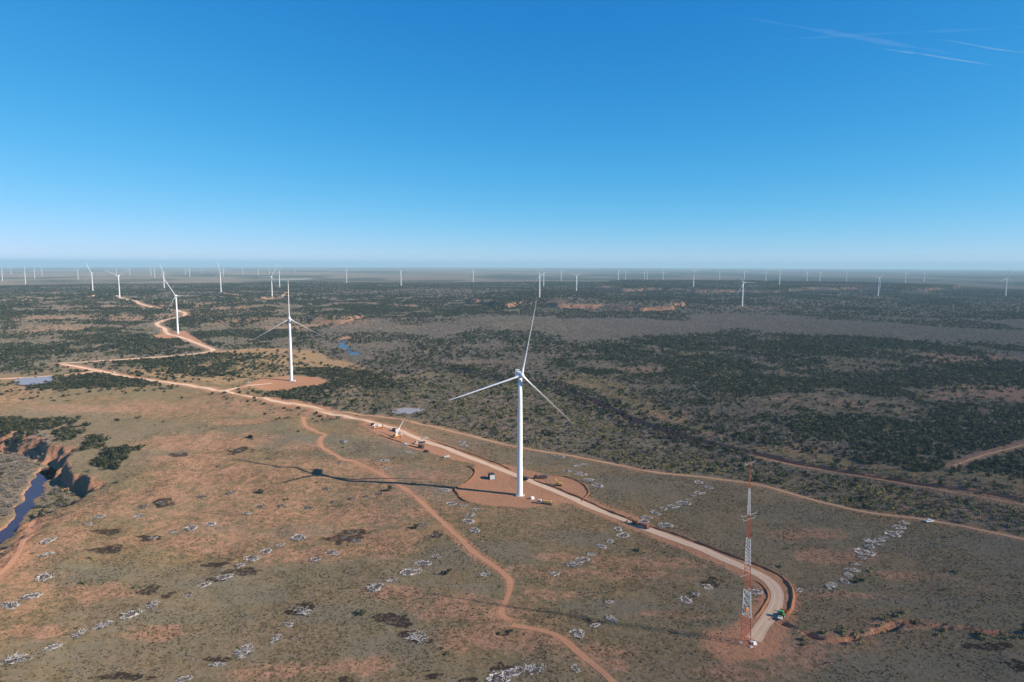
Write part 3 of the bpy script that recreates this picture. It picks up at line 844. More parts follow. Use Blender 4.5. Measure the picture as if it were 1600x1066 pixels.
def berm(name, line, w, h, label, lift=0.0):
    L = np.asarray(line, float)
    T = np.gradient(L, axis=0)
    T /= np.linalg.norm(T, axis=1)[:, None] + 1e-9
    Nn = np.stack([-T[:, 1], T[:, 0]], 1)
    s = np.arange(len(L))
    hh = h * (0.5 + 0.9 * vn(s / 2.2, s * 0 + 0.5, 21))
    ends = np.clip(np.minimum(s, len(L) - 1 - s) / 3.0, 0.05, 1)
    hh = hh * ends
    u = np.array([-1, -0.45, 0, 0.45, 1.0])
    pr = np.array([-0.1, 0.75, 1.0, 0.7, -0.1])
    off = (vn(s / 3.0, s * 0 + 4.5, 33) - 0.5) * w * 0.5
    X = L[:, 0:1] + Nn[:, 0:1] * (u * w / 2 + off[:, None])
    Y = L[:, 1:2] + Nn[:, 1:2] * (u * w / 2 + off[:, None])
    Z = height(X.ravel(), Y.ravel()).reshape(X.shape) + pr * hh[:, None] - 0.05
    V = np.stack([X.ravel(), Y.ravel(), Z.ravel()], 1)
    n = 5
    i = (np.arange(len(L) - 1)[:, None] * n + np.arange(n - 1)[None, :]).ravel()
    o = link(name, mesh_np(name, V, np.stack([i, i + n, i + n + 1, i + 1], 1)[:, ::-1], ['berm']))
    return tag(o, label, 'soil berm')
berm('soil_berm', line_at([(832, 750), (870, 763), (920, 785), (990, 815), (1040, 830), (1090, 848), (1150, 871), (1200, 890), (1225, 905), (1238, 925), (1238, 945), (1228, 962)], 2.0), 2.6, 1.1, 'long ridge of dug soil along the road from turbine to mast')
berm('soil_berm', line_at([(728, 728), (741, 735), (738, 746), (726, 756), (712, 764), (715, 774), (724, 782), (738, 787)], 1.6), 2.2, 1.0, 'dark soil ridge round the left end of the turbine pad')
berm('soil_berm', line_at([(855, 744), (880, 745), (900, 751), (914, 760), (919, 770), (914, 779), (908, 784)], 1.6), 2.0, 0.9, 'dark soil ridge round the right end of the turbine pad')
berm('soil_berm', line_at([(1175, 905), (1192, 916), (1200, 932), (1192, 950), (1178, 968)], 1.6), 1.8, 0.7, 'low soil ridge inside the bend beside the mast')
berm('soil_berm', line_at([(680, 690), (720, 704), (770, 722), (800, 735)], 2.0), 2.0, 0.8, 'soil ridge between the road and the grass before the turbine')
berm('soil_berm', line_at([(590, 679), (630, 693), (665, 703)], 2.0), 2.0, 0.9, 'soil ridge on the near side of the road below the crane')

# ------------------------------------------------------------------ wind turbines
RAD = 55.0
def lathe_rings(profile, n, axis='Z'):
    out = []
    for r, z in profile:
        ring = []
        for i in range(n):
            t = 2 * math.pi * i / n
            c, s_ = r * math.cos(t), r * math.sin(t)
            ring.append((c, s_, z) if axis == 'Z' else (c, z, -s_))
        out.append(ring)
    return out
def tower_mesh():
    b = MB()
    b.rings(lathe_rings([(2.15, 0), (2.15, 0.25), (2.12, 20), (2.0, 21), (1.95, 40), (1.86, 55), (1.6, 72), (1.42, HUB - 2.0)], 24))
    for z_, r_ in ((21, 2.02), (43, 1.95), (66, 1.74)):
        b.rings(lathe_rings([(r_ - 0.1, z_ - 0.12), (r_ + 0.05, z_ - 0.1), (r_ + 0.05, z_ + 0.1), (r_ - 0.1, z_ + 0.12)], 24))
    return b.mesh('tower', ['white'], True)
def nacelle_mesh():
    b = MB()
    def sec(y, w, z0, z1, c=0.35):
        return [(-w, y, z0 + c), (-w + c, y, z0), (w - c, y, z0), (w, y, z0 + c), (w, y, z1 - c), (w - c, y, z1), (-w + c, y, z1), (-w, y, z1 - c)]
    b.rings([sec(-2.4, 1.2, -1.4, 1.4), sec(-1.6, 1.75, -1.9, 1.9), sec(3.5, 1.85, -2.0, 2.1), sec(7.6, 1.75, -1.7, 2.1), sec(8.2, 1.4, -1.2, 1.8)])
    return b.mesh('nacelle', ['white'])
def cooler_mesh():
    b = MB()
    for x in (-1.4, 0.0, 1.4):
        b.box((x, 6.6, 2.75), (0.16, 0.5, 1.4))
    b.box((0, 6.6, 3.1), (3.0, 0.35, 0.8))
    b.tube((0.9, 7.6, 2.0), (0.9, 7.6, 3.4), 0.06, n=5)
    return b.mesh('cooler', ['grey'])
def hub_mesh():
    b = MB()
    b.rings(lathe_rings([(1.55, -2.4), (1.75, -3.2), (1.75, -4.6), (1.35, -5.6), (0.7, -6.2), (0.15, -6.4)], 16, 'Y'))
    return b.mesh('hub', ['white'], True)
def blade_mesh():
    """pointing up (+Z) from the hub centre at (0,-3.9,0), wind from -Y"""
    b = MB()
    st = [(1.0, 1.9, 1.9, 0, 0), (3.0, 1.9, 1.9, 8, 0), (6.0, 2.5, 1.35, 20, 0.1), (11, 3.4, 0.95, 17, 0.2), (18, 3.0, 0.66, 12, 0.3), (28, 2.35, 0.46, 7, 0.6), (38, 1.8, 0.33, 4, 1.1), (47, 1.3, 0.22, 2, 1.9), (51.5, 0.85, 0.14, 1, 2.6), (54, 0.5, 0.09, 0, 3.0), (RAD, 0.12, 0.04, 0, 3.2)]
    rings = []
    for z, ch, th, tw, bend in st:
        tw = R(tw + 68)        # parked: blades feathered edge-on to the wind
        ring = []
        for i in range(10):
            t = 2 * math.pi * i / 10
            x, y = ch * 0.46 * math.cos(t), th * 0.5 * math.sin(t)
            if z > 4:
                x += ch * 0.18
                y *= 0.55 + 0.45 * (1 - math.cos(t)) * 0.7
            X, Y = x * math.cos(tw) - y * math.sin(tw), x * math.sin(tw) + y * math.cos(tw)
            ring.append((X, Y - 3.9 + bend, z))
        rings.append(ring)
    b.rings(rings)
    return b.mesh('blade', ['white'], True)
TM = dict(tower=tower_mesh(), nacelle=nacelle_mesh(), cooler=cooler_mesh(), hub=hub_mesh(), blade=blade_mesh())
def base_mesh():
    b = MB()
    b.rings(lathe_rings([(3.6, -1.5), (3.6, 0.18), (3.3, 0.3)], 24))
    return b.mesh('foundation', ['concrete'])
def door_mesh():
    b = MB()
    b.box((0, -2.16, 2.6), (1.0, 0.12, 2.2), 0)
    b.box((0, -2.75, 1.3), (1.3, 1.2, 0.12), 1)
    for k in range(5):
        b.box((0, -3.5 - 0.28 * k, 1.1 - 0.22 * k), (1.2, 0.28, 0.06), 1)
    return b.mesh('door', ['grey', 'galv'])
TM['foundation'] = base_mesh()
TM['door'] = door_mesh()
YAW = R(16.0)               # all rotors face the same wind
def turbine(i, x, y, phase, label, near):
    z = float(height(x, y)[0])
    t = thing('wind_turbine', label, 'wind turbine', (x, y, z - (0.0 if near else 0.5)), 0, 'white wind turbines of the wind farm')
    if near:
        link('foundation', TM['foundation'], t)
        d = None
    tw = link('tower', TM['tower'], t)
    if near:
        link('door', TM['door'], tw, (0, 0, 0), R(-35))
    yaw = YAW + (random.uniform(-0.09, 0.09) if not near else 0)
    nc = link('nacelle', TM['nacelle'], t, (0, 0, HUB), yaw)
    nc.rotation_euler = (R(-4), 0, yaw)
    if near or y < 3500:
        link('cooler', TM['cooler'], nc)
    hb = link('hub', TM['hub'], t, (0, 0, HUB), yaw)
    hb.rotation_euler = (R(-4), 0, yaw)
    for k in range(3):
        bl = link('blade', TM['blade'], t, (0, 0, HUB))
        bl.matrix_local = Matrix.Translation((0, 0, HUB)) @ Matrix.Rotation(yaw, 4, 'Z') @ Matrix.Rotation(R(-4), 4, 'X') @ Matrix.Rotation(R(phase + 120 * k), 4, 'Y')
    return t
ORD = ['first', 'second', 'third', 'fourth', 'fifth', 'sixth', 'seventh', 'eighth', 'ninth', 'tenth', 'eleventh', 'twelfth', 'thirteenth', 'fourteenth', 'fifteenth', 'sixteenth', 'seventeenth', 'eighteenth', 'nineteenth', 'twentieth']
SPECIAL = {51: 'largest white wind turbine, standing on the red dirt pad in the centre', 25: 'second largest white wind turbine, on the oval dirt pad left of centre',
           13: 'white wind turbine at the end of the S-bends of the dirt road', 7: 'white wind turbine on the far ridge at the top of the winding road',
           17: 'white wind turbine alone on the pale plateau right of the winding road', 22: 'white wind turbine on a small red clearing above the second largest turbine',
           29: 'white wind turbine on the wooded scarp directly behind the largest turbine', 32: 'white wind turbine just right of the one on the wooded scarp, standing lower in trees',
           41: 'white wind turbine standing nearest on the right plain, on a red patch', 47: 'white wind turbine alone in the dark woodland at far right', 50: 'white wind turbine nearest the right edge, on an orange clearing'}
SECT = [(0, 186, 'left of the ridge-road turbine'), (186, 277, 'between the ridge-road turbine and the S-bend turbine'), (277, 430, 'on the skyline right of the S-bend turbine'),
        (430, 800, 'between the second largest turbine and the largest one'), (800, 1030, 'on the skyline above the wooded scarp'), (1030, 1230, 'on the skyline round the nearest right plain turbine'), (1230, 1600, 'on the skyline at far right')]
cnt = {}
for i in sorted(range(len(TURB)), key=lambda k: TURB[k][0]):
    px = TURB[i][0]
    if i in SPECIAL:
        lab = SPECIAL[i]
    else:
        s = next(k for k, q in enumerate(SECT) if q[0] <= px < q[1])
        cnt[s] = cnt.get(s, 0) + 1
        lab = 'distant white wind turbine, %s from left %s' % (ORD[cnt[s] - 1], SECT[s][2])
    x, y, _, ph = TPOS[i]
    if i == 51 or i == 25:
        p = at(TURB[i][0], TURB[i][1])
        x, y = p.x, p.y
    turbine(i, x, y, ph, lab, i in (51, 25, 13))

# ------------------------------------------------------------------ lattice mast
def mast():
    p = at(1168, 1006)
    D = p.y
    def hz(py):
        a, b, c = ray(1168, py)
        return H - D * (-c / b) - p.z
    t = thing('lattice_mast', 'tall red and white lattice mast at the end of the dirt road', 'mast', p, R(12))
    levels = [(1006, 961.5, 'redpaint'), (961.5, 920, 'whitepaint'), (920, 881, 'redpaint'), (881, 839.5, 'whitepaint'), (839.5, 803, 'redpaint'), (803, 762, 'whitepaint'), (762, 721, 'redpaint')]
    top = hz(719)
    t.rotation_euler = (0, R(-1.8), R(12))
    def width(h):
        f = h / top
        return 5.0 * (1 - f) ** 1.12 * 0.94 + 0.24
    def corner(h, k):
        r = width(h) / math.sqrt(3)
        a = R(90 + 120 * k + 180)
        return Vector((r * math.cos(a), r * math.sin(a), h))
    for (ya, yb, mat) in levels:
        h0, h1 = max(0.0, hz(ya)), hz(yb)
        b = MB()
        n = max(2, int(round((h1 - h0) / max(1.3, 0.8 * width((h0 + h1) / 2)))))
        hs_ = [h0 + (h1 - h0) * i / n for i in range(n + 1)]
        rl = 0.035 + 0.115 * width(h0) / 5
        rb = 0.022 + 0.045 * width(h0) / 5
        for k in range(3):
            b.tube(corner(h0, k), corner(h1, k), rl, n=5)
            for i in range(n):
                k2 = (k + 1) % 3
                b.tube(corner(hs_[i], k), corner(hs_[i + 1], k2) if i % 2 == 0 else corner(hs_[i + 1], k2), rb, n=4)
                b.tube(corner(hs_[i], k2), corner(hs_[i + 1], k), rb, n=4)
                b.tube(corner(hs_[i], k), corner(hs_[i], k2), rb, n=4)
        b.build('lattice_section', mat, t)
    b = MB()
    b.tube((0, 0, hz(722)), (0, 0, hz(714)), 0.05, n=5)
    b.build('spike', 'galv', t)
    for py, ln in ((723.5, 2.6), (804, 4.0), (811, 3.2), (897, 4.2)):
        h = hz(py)
        b = MB()
        b.tube((-ln, -0.5, h - 0.4), (ln, 0.5, h + 0.4), 0.07, n=5)
        for s_ in (-1, 1):
            b.tube((s_ * ln, s_ * 0.5, h + s_ * 0.4), (s_ * ln, s_ * 0.5, h + s_ * 0.4 + 0.7), 0.04, n=4)
            b.box((s_ * ln, s_ * 0.5, h + s_ * 0.4 + 0.75), (0.3, 0.3, 0.15))
        b.build('boom', 'galv', t)
    b = MB()
    b.box((-0.6, 0.0, hz(952)), (1.1, 0.9, 1.5))
    b.build('instrument_box', 'orange', t)
    for k in range(3):
        b = MB()
        c = corner(0, k)
        b.box((c.x, c.y, 0.0), (1.4, 1.4, 0.7))
        b.build('footing', 'concrete', t)
mast()

# ------------------------------------------------------------------ brush piles of cut mesquite
def stick(b, a, d, ln, r, m):
    d = Vector(d).normalized()
    p0 = Vector(a)
    mid = p0 + d * ln * 0.55 + Vector((random.uniform(-.1, .1), random.uniform(-.1, .1), random.uniform(0, .12))) * ln
    p1 = p0 + d * ln + Vector((random.uniform(-.2, .2), random.uniform(-.2, .2), random.uniform(-.05, .12))) * ln
    b.tube(p0, mid, r, r * 0.75, 4, m, False)
    b.tube(mid, p1, r * 0.75, r * 0.25, 4, m, False)
def pile_mesh(seed, darkf, ring):
    random.seed(seed)
    b = MB()
    def rim(a):
        return 3.3 * (1 + 0.22 * math.sin(2 * a + seed) + 0.14 * math.sin(3 * a + 2 * seed) + 0.08 * math.sin(7 * a))
    if ring:
        for k in range(95):
            a = random.uniform(0, 2 * math.pi)
            rr = rim(a) * random.gauss(0.93, 0.10)
            th = a + math.pi / 2 + random.gauss(0, 0.6)
            stick(b, (rr * math.cos(a), rr * math.sin(a), random.uniform(0.05, 0.4)), (math.cos(th), math.sin(th), random.uniform(-0.05, 0.25)), random.uniform(0.7, 2.0), random.uniform(0.08, 0.20), 1 if random.random() < darkf else 0)
        n = 46
    else:
        n = 95
    for k in range(n):
        a = random.uniform(0, 2 * math.pi)
        rr = rim(a) * math.sqrt(random.random()) * (0.75 if ring else 1.0)
        th = random.uniform(0, 6.28)
        stick(b, (rr * math.cos(a), rr * math.sin(a), 0.1 + 0.4 * random.random()), (math.cos(th), math.sin(th), random.uniform(0, 0.5)), random.uniform(0.7, 2.0), random.uniform(0.05, 0.13), 1 if random.random() < (0.75 if ring else darkf) else 0)
    for k in range(26):
        a = random.uniform(0, 2 * math.pi)
        rr = rim(a) * 0.7 * math.sqrt(random.random())
        b.box((rr * math.cos(a), rr * math.sin(a), 0.10), (random.uniform(.5, 1.3), random.uniform(.4, 1.1), 0.3), 1, Matrix.Rotation(random.uniform(0, 3), 3, 'Z') @ Matrix.Rotation(random.uniform(-.3, .3), 3, 'X'), (0.5, 0.5))
    rings = []
    for q, zz in ((1.0, -0.15), (0.92, 0.08), (0.55, 0.22), (0.15, 0.26)):
        rings.append([(rim(t) * q * 0.92 * math.cos(t), rim(t) * q * 0.92 * math.sin(t), zz * (0.7 + 0.6 * random.random())) for t in (2 * math.pi * k / 18 for k in range(18))])
    b.rings(rings, 2)
    return b.mesh('brush_pile', ['deadwood', 'darkwood', 'ash'])
PILES_P = [pile_mesh(100 + k, 0.14 + 0.03 * k, True) for k in range(7)] + [pile_mesh(150 + k, 0.35, False) for k in range(3)]
PILES_D = [pile_mesh(200 + k, 0.82, False) for k in range(4)]
random.seed(11)
for where, dk, pts in ROWS:
    for k, (px, py) in enumerate(pts):
        p = at(px, py)
        me = random.choice(PILES_D if dk else PILES_P)
        sc = random.choice((0.7, 0.85, 0.95, 1.1, 1.3))
        o = link('brush_pile', me, None, p - Vector((0, 0, 0.05)), random.uniform(0, 6.28), (sc, sc * random.uniform(0.6, 1.1), sc * random.uniform(0.6, 0.9)))
        o.rotation_euler = (0, 0, random.uniform(0, 6.28))
        tag(o, '%s %s brush pile %s, counted upward' % (ORD[k], 'dark' if dk else 'pale', where) if len(pts) > 1 else '%s brush pile %s' % ('dark' if dk else 'pale', where), 'brush pile', 'brush piles ' + where)

# ------------------------------------------------------------------ vehicles and machines
def wheel(parent, x, y, r=0.5, w=0.35):
    b = MB()
    b.tube((x - w / 2, y, r), (x + w / 2, y, r), r, n=14)
    o = b.build('wheel', 'rubber', parent)
    c = MB()
    c.tube((x - w / 2 - 0.02, y, r), (x + w / 2 + 0.02, y, r), r * 0.5, n=10)
    c.build('rim', 'galv', o)
def pickup(px, py, rz, label, paint='dusty', tall=False):
    t = thing('pickup_truck' if not tall else 'service_van', label, 'pickup truck' if not tall else 'van', at(px, py), R(rz))
    b = MB()
    b.box((0, 0, 0.85), (1.95, 5.6, 0.65))
    b.box((0, 2.0, 1.28), (1.85, 1.5, 0.22), 0, None, (0.95, 0.9))
    if tall:
        b.box((0, -0.9, 1.75), (1.95, 3.7, 1.15))
    else:
        b.box((-0.93, -1.6, 1.3), (0.09, 2.2, 0.3))
        b.box((0.93, -1.6, 1.3), (0.09, 2.2, 0.3))
        b.box((0, -2.7, 1.3), (1.9, 0.09, 0.3))
    b.build('body', paint, t)
    c = MB()
    c.box((0, 0.35, 1.62), (1.8, 2.2, 0.85), 0, None, (0.85, 0.72))
    c.build('cab', paint, t)
    g_ = MB()
    g_.box((0, 0.35, 1.62), (1.83, 1.75, 0.5), 0, None, (0.9, 0.9))
    g_.build('windows', 'glass', t)
    for sx in (-0.85, 0.85):
        for sy in (-1.75, 1.75):
            wheel(t, sx, sy, 0.42, 0.28)
    return t
def crawler(b, x, ln, h, w, m=0):
    n = 7
    r = h / 2
    prof = [(-ln / 2 + r + r * math.cos(a), r + r * math.sin(a)) for a in np.linspace(math.pi / 2, 1.5 * math.pi, n)] + [(ln / 2 - r + r * math.cos(a), r + r * math.sin(a)) for a in np.linspace(-math.pi / 2, math.pi / 2, n)]
    b.rings([[(x - w / 2, y, z) for y, z in prof], [(x + w / 2, y, z) for y, z in prof]], m)
def excavator(px, py, rz, label, paint='yellow', up=1.0, s=1.0):
    t = thing('excavator', label, 'excavator', at(px, py), R(rz))
    t.scale = (s, s, s)
    for x in (-1.25, 1.25):
        b = MB()
        crawler(b, x, 4.4, 0.95, 0.6)
        b.build('crawler_track', 'darkmetal', t)
    b = MB()
    b.tube((0, 0, 0.7), (0, 0, 1.15), 0.7, n=14)
    b.box((0, -0.9, 1.65), (2.7, 3.0, 1.05), 0, None, (0.96, 0.94))
    b.box((0, -2.3, 1.6), (2.6, 0.5, 1.1))
    b.build('body', paint, t)
    c = MB()
    c.box((-0.75, 0.6, 1.95), (1.0, 1.5, 1.7), 0, None, (0.92, 0.8))
    cb = c.build('cab', paint, t)
    g_ = MB()
    g_.box((-0.75, 0.68, 2.15), (1.06, 1.45, 0.85), 0, None, (0.95, 0.86))
    g_.build('windows', 'glass', cb)
    b = MB()
    p0, p1, p2 = Vector((0.2, 0.5, 1.7)), Vector((0.2, 2.6, 1.7 + 2.6 * up)), Vector((0.2, 4.6, 1.5 + 2.5 * up))
    b.tube(p0, p1, 0.28, 0.33, 6)
    b.tube(p1, p2, 0.33, 0.22, 6)
    b.build('boom', paint, t)
    b = MB()
    p3 = Vector((0.2, 5.6, 0.4 + 0.8 * up))
    b.tube(p2, p3, 0.24, 0.16, 6)
    b.build('stick', paint, t)
    b = MB()
    b.rings([[(-0.4, 5.2, p3.z - 0.2), (-0.4, 6.0, p3.z), (-0.4, 5.9, p3.z - 0.8), (-0.4, 5.2, p3.z - 0.9)], [(0.8, 5.2, p3.z - 0.2), (0.8, 6.0, p3.z), (0.8, 5.9, p3.z - 0.8), (0.8, 5.2, p3.z - 0.9)]])
    b.build('bucket', 'darkmetal', t)
    return t
def mobile_crane(px, py, rz, label, raised=True):
    t = thing('mobile_crane', label, 'crane', at(px, py), R(rz))
    t.scale = (0.85,) * 3
    b = MB()
    b.box((0, 0, 1.25), (2.8, 12.0, 0.6))
    b.box((0, -4.6, 1.75), (2.7, 2.2, 0.5))
    b.build('carrier', 'orange', t)
    c = MB()
    c.box((0, 5.4, 2.0), (2.7, 1.9, 1.7), 0, None, (0.95, 0.85))
    cb = c.build('cab', 'whitepaint', t)
    g_ = MB()
    g_.box((0, 5.5, 2.35), (2.74, 1.78, 0.7), 0, None, (0.97, 0.9))
    g_.build('windows', 'glass', cb)
    for y in (-4.6, -3.2, -1.2, 2.6, 4.2):
        for x in (-1.2, 1.2):
            wheel(t, x, y, 0.68, 0.5)
    b = MB()
    b.tube((0, -1.2, 1.5), (0, -1.2, 2.0), 1.2, n=16)
    b.box((0, -2.2, 2.7), (2.8, 4.2, 1.3), 0, None, (0.95, 0.95))
    b.box((0, -4.4, 2.7), (2.9, 1.0, 1.7), 1)
    b.box((-1.0, 0.3, 2.9), (0.9, 1.8, 1.7), 0, None, (0.9, 0.8))
    b.build('superstructure', ['dusty', 'darkmetal'], t)
    if raised:
        d = Vector((0.0, 0.62, 0.78)).normalized()
        p0 = Vector((0.3, -2.6, 3.3))
        segs = [(0, 9.0, 0.62, 'whitepaint'), (8.6, 14.5, 0.5, 'dusty'), (14.2, 19.0, 0.4, 'grey')]
    else:
        d = Vector((0.0, 1.0, 0.05)).normalized()
        p0 = Vector((0.3, -3.0, 3.5))
        segs = [(0, 9.5, 0.55, 'dusty'), (9.2, 11.5, 0.45, 'grey')]
    for a, e, r, mt in segs:
        b = MB()
        b.tube(p0 + d * a, p0 + d * e, r, r * 0.95, 8)
        b.build('boom_section', mt, t)
    tip = p0 + d * segs[-1][1]
    b = MB()
    b.box(tip, (0.9, 1.2, 0.9))
    b.build('boom_head', 'darkmetal', t)
    if raised:
        b = MB()
        b.tube((0.3, 0.6, 2.3), p0 + d * 6.5 - Vector((0, 0, 0.4)), 0.22, 0.2, 6)
        b.build('lift_cylinder', 'galv', t)
        b = MB()
        b.tube(tip, tip - Vector((0, 0, 6.5)), 0.05, n=4)
        hk = b.build('hoist_rope', 'darkmetal', t)
        b = MB()
        b.box(tip - Vector((0, 0, 7.0)), (0.6, 0.5, 1.0), 0, None, (0.6, 0.6))
        b.build('hook_block', 'orange', hk)
    for y in (-4.0, 3.6):
        for s_ in (-1, 1):
            b = MB()
            b.box((s_ * 2.6, y, 1.0), (2.6, 0.5, 0.45))
            b.tube((s_ * 3.7, y, 0.05), (s_ * 3.7, y, 1.3), 0.18, n=8)
            o = b.build('outrigger', 'orange', t)
            b = MB()
            b.box((s_ * 3.7, y, 0.12), (2.2, 2.2, 0.2))
            b.build('outrigger_mat', 'orange', o)
    return t
def container(px, py, rz, label, cat, dims, paint, trim, name='storage_container'):
    t = thing(name, label, cat, at(px, py), R(rz))
    l, w, h = dims
    b = MB()
    b.box((0, 0, h / 2 + 0.15), (w, l, h))
    for i in range(int(l / 0.5)):
        y = -l / 2 + 0.3 + i * 0.5
        b.box((0, y, h / 2 + 0.15), (w + 0.1, 0.2, h - 0.3))
    b.build('body', paint, t)
    b = MB()
    b.box((0, -l / 2 - 0.08, h / 2 + 0.15), (w - 0.3, 0.1, h - 0.3))
    b.build('door', trim, t)
    return t
def flat_truck(px, py, rz, label, cabp='dusty', load=None):
    t = thing('flatbed_truck', label, 'truck', at(px, py), R(rz))
    b = MB()
    b.box((0, -1.0, 1.15), (2.5, 8.0, 0.3))
    b.box((0, 0.5, 0.85), (1.0, 9.5, 0.35))
    b.build('bed', 'brown' if load else 'darkmetal', t)
    c = MB()
    c.box((0, 4.3, 1.9), (2.45, 2.2, 2.1), 0, None, (0.95, 0.85))
    c.box((0, 5.7, 1.35), (2.2, 1.2, 1.0), 0, None, (0.9, 0.9))
    cb = c.build('cab', cabp, t)
    g_ = MB()
    g_.box((0, 4.4, 2.25), (2.5, 2.15, 0.7), 0, None, (0.97, 0.9))
    g_.build('windows', 'glass', cb)
    if load:
        b = MB()
        b.box((0, -1.0, 1.95), (2.3, 6.4, 1.3), 0, None, (0.85, 0.95))
        b.build('load', load, t)
    for y in (-4.0, -2.7, 4.6):
        for x in (-1.05, 1.05):
            wheel(t, x, y, 0.52, 0.4)
    return t
def tractor(px, py, rz):
    t = thing('tractor', 'green tractor with red implement parked on the road bend by the mast', 'tractor', at(px, py), R(rz))
    b = MB()
    b.box((0, 1.5, 1.55), (1.2, 2.6, 1.0), 0, None, (0.85, 0.95))
    b.box((0, -0.4, 1.4), (1.0, 2.2, 0.7))
    for s_ in (-1, 1):
        b.box((s_ * 1.15, -0.8, 2.05), (0.7, 1.9, 0.12))
    b.build('body', 'green', t)
    c = MB()
    for sx in (-0.7, 0.7):
        for sy in (-1.2, 0.3):
            c.box((sx, sy, 2.5), (0.1, 0.1, 1.5))
    cb = c.build('cab', 'darkmetal', t)
    c = MB()
    c.box((0, -0.45, 3.3), (1.8, 2.0, 0.16), 0, None, (0.9, 0.9))
    c.build('roof', 'green', cb)
    c = MB()
    c.box((0, -0.45, 2.55), (1.3, 1.4, 1.2))
    c.build('windows', 'glass', cb)
    for s_ in (-1, 1):
        wheel(t, s_ * 1.2, -0.9, 0.95, 0.55)
        wheel(t, s_ * 1.0, 2.1, 0.6, 0.4)
    b = MB()
    b.box((0, 5.0, 1.1), (3.0, 0.8, 1.3), 0, None, (1, 0.5))
    b.tube((-0.5, 2.8, 1.3), (-0.5, 4.8, 0.9), 0.12, n=5)
    b.tube((0.5, 2.8, 1.3), (0.5, 4.8, 0.9), 0.12, n=5)
    b.build('front_implement', 'redpaint', t)
    b = MB()
    b.box((0, -3.2, 0.9), (2.2, 1.8, 0.4))
    b.box((0, -2.5, 1.3), (2.0, 0.2, 0.6))
    b.tube((0, -2.3, 0.9), (0, -1.2, 0.9), 0.1, n=5)
    b.build('rear_implement', 'dusty', t)
def transformer(px, py, rz, label, sc=0.85):
    t = thing('transformer_box', label, 'transformer', at(px, py), R(rz))
    b = MB()
    b.box((0, 0, 0.12), (3.4, 3.0, 0.34))
    b.build('plinth', 'concrete', t)
    b = MB()
    b.box((0, 0, 1.2), (2.6, 2.0, 1.85), 0, None, (0.98, 0.96))
    b.build('cabinet', 'whitepaint', t)
    b = MB()
    for i in range(7):
        b.box((-1.1 + 0.36 * i, 1.2, 1.2), (0.1, 0.5, 1.3))
    b.build('cooling_fins', 'grey', t)
    t.scale = (sc,) * 3
    return t
mobile_crane(621, 683, -40, 'white and orange mobile crane with its boom raised beside the road', True)
mobile_crane(592, 669, 122, 'white and orange mobile crane with lowered boom behind the raised crane', False)
container(617, 674, 40, 'dark container between the two mobile cranes', 'container', (6, 2.5, 2.6), 'darkmetal', 'grey')
flat_truck(657, 693, 130, 'white truck parked on the road right of the raised crane')
container(658, 700, 50, 'dark red box standing on the road shoulder right of the crane', 'container', (5, 3, 2.8), 'brown', 'darkmetal')
pickup(665, 686, 100, 'small white pickup on the grass side right of the crane')
pickup(633, 696, 80, 'beige pickup parked below the raised crane', 'silver')
pickup(698, 715, 120, 'white pickup alone at the roadside between crane and turbine')
container(667, 706, 35, 'low dark trailer on the road shoulder past the red box', 'trailer', (6, 2.4, 0.9), 'darkmetal', 'brown', 'flat_trailer')
container(583, 665, 60, 'small dark box at the road behind the lowered crane', 'container', (4, 2.4, 2.2), 'darkmetal', 'grey')
container(768, 748, 15, 'dark container standing alone on the left of the turbine pad', 'container', (6, 4.2, 3.8), 'darkmetal', 'grey')
excavator(820, 750, 60, 'dark excavator just behind the foot of the largest turbine', 'darkmetal', 0.7, 1.1)
flat_truck(846, 748, 95, 'dark flatbed truck at the back edge of the turbine pad', 'darkmetal', 'darkmetal')
excavator(873, 759, 80, 'yellow excavator with raised arm on the right of the turbine pad', 'yellow', 1.2, 1.1)
transformer(832, 780, 20, 'white transformer cabinet just right of the largest turbine foot')
flat_truck(853, 788, 75, 'beige truck on the near edge of the turbine pad', 'dusty', 'yellow')
flat_truck(1004, 824, 42, 'brown loaded truck on the straight road below the brush row', 'brown', 'brown')
excavator(992, 819, 60, 'dark loader working in front of the brown truck', 'brown', 0.8, 1.0)
tractor(1221, 964, -32)
transformer(1179, 1007, 10, 'white equipment cabinet at the foot of the lattice mast', 0.55)
pickup(1452, 816, 100, 'silver pickup alone on the sandy track at right', 'silver')
pickup(351, 614, 60, 'dark pickup where the spur leaves the road', 'darkmetal')
pickup(178, 583, 55, 'white pickup on the road near the roadside pond')
pickup(166, 585, 80, 'brown pickup beside the road near the roadside pond', 'brown')
pickup(388, 599, 90, 'white pickup at the left end of the second turbine pad')
transformer(461, 596, 20, 'white transformer cabinet beside the second largest turbine')

# ------------------------------------------------------------------ transmission pylons far right
def pylon_mesh():
    b = MB()
    for sx in (-1, 1):
        b.tube((sx * 3.2, 0, -1), (sx * 3.0, 0, 25), 0.32, 0.24, 6)
    b.box((0, 0, 22.5), (13, 0.5, 0.5))
    b.tube((-3, 0, 12), (3, 0, 20), 0.14, n=4)
    b.tube((3, 0, 12), (-3, 0, 20), 0.14, n=4)
    for x in (-6, 0, 6):
        b.tube((x, 0, 22.4), (x, 0, 20.4), 0.14, n=4)
    return b.mesh('pylon', ['galv'])
PYL = pylon_mesh()
for k, (px, py) in enumerate([(1129, 474), (1180, 476), (1242, 478), (1318, 481), (1399, 483), (1489, 487), (1590, 491)]):
    p = at(px, py)
    tag(link('power_pylon', PYL, None, p, R(25)), '%s grey two-legged power pylon from the left in the line crossing the right plain' % ORD[k], 'pylon', 'power pylons crossing the right plain')

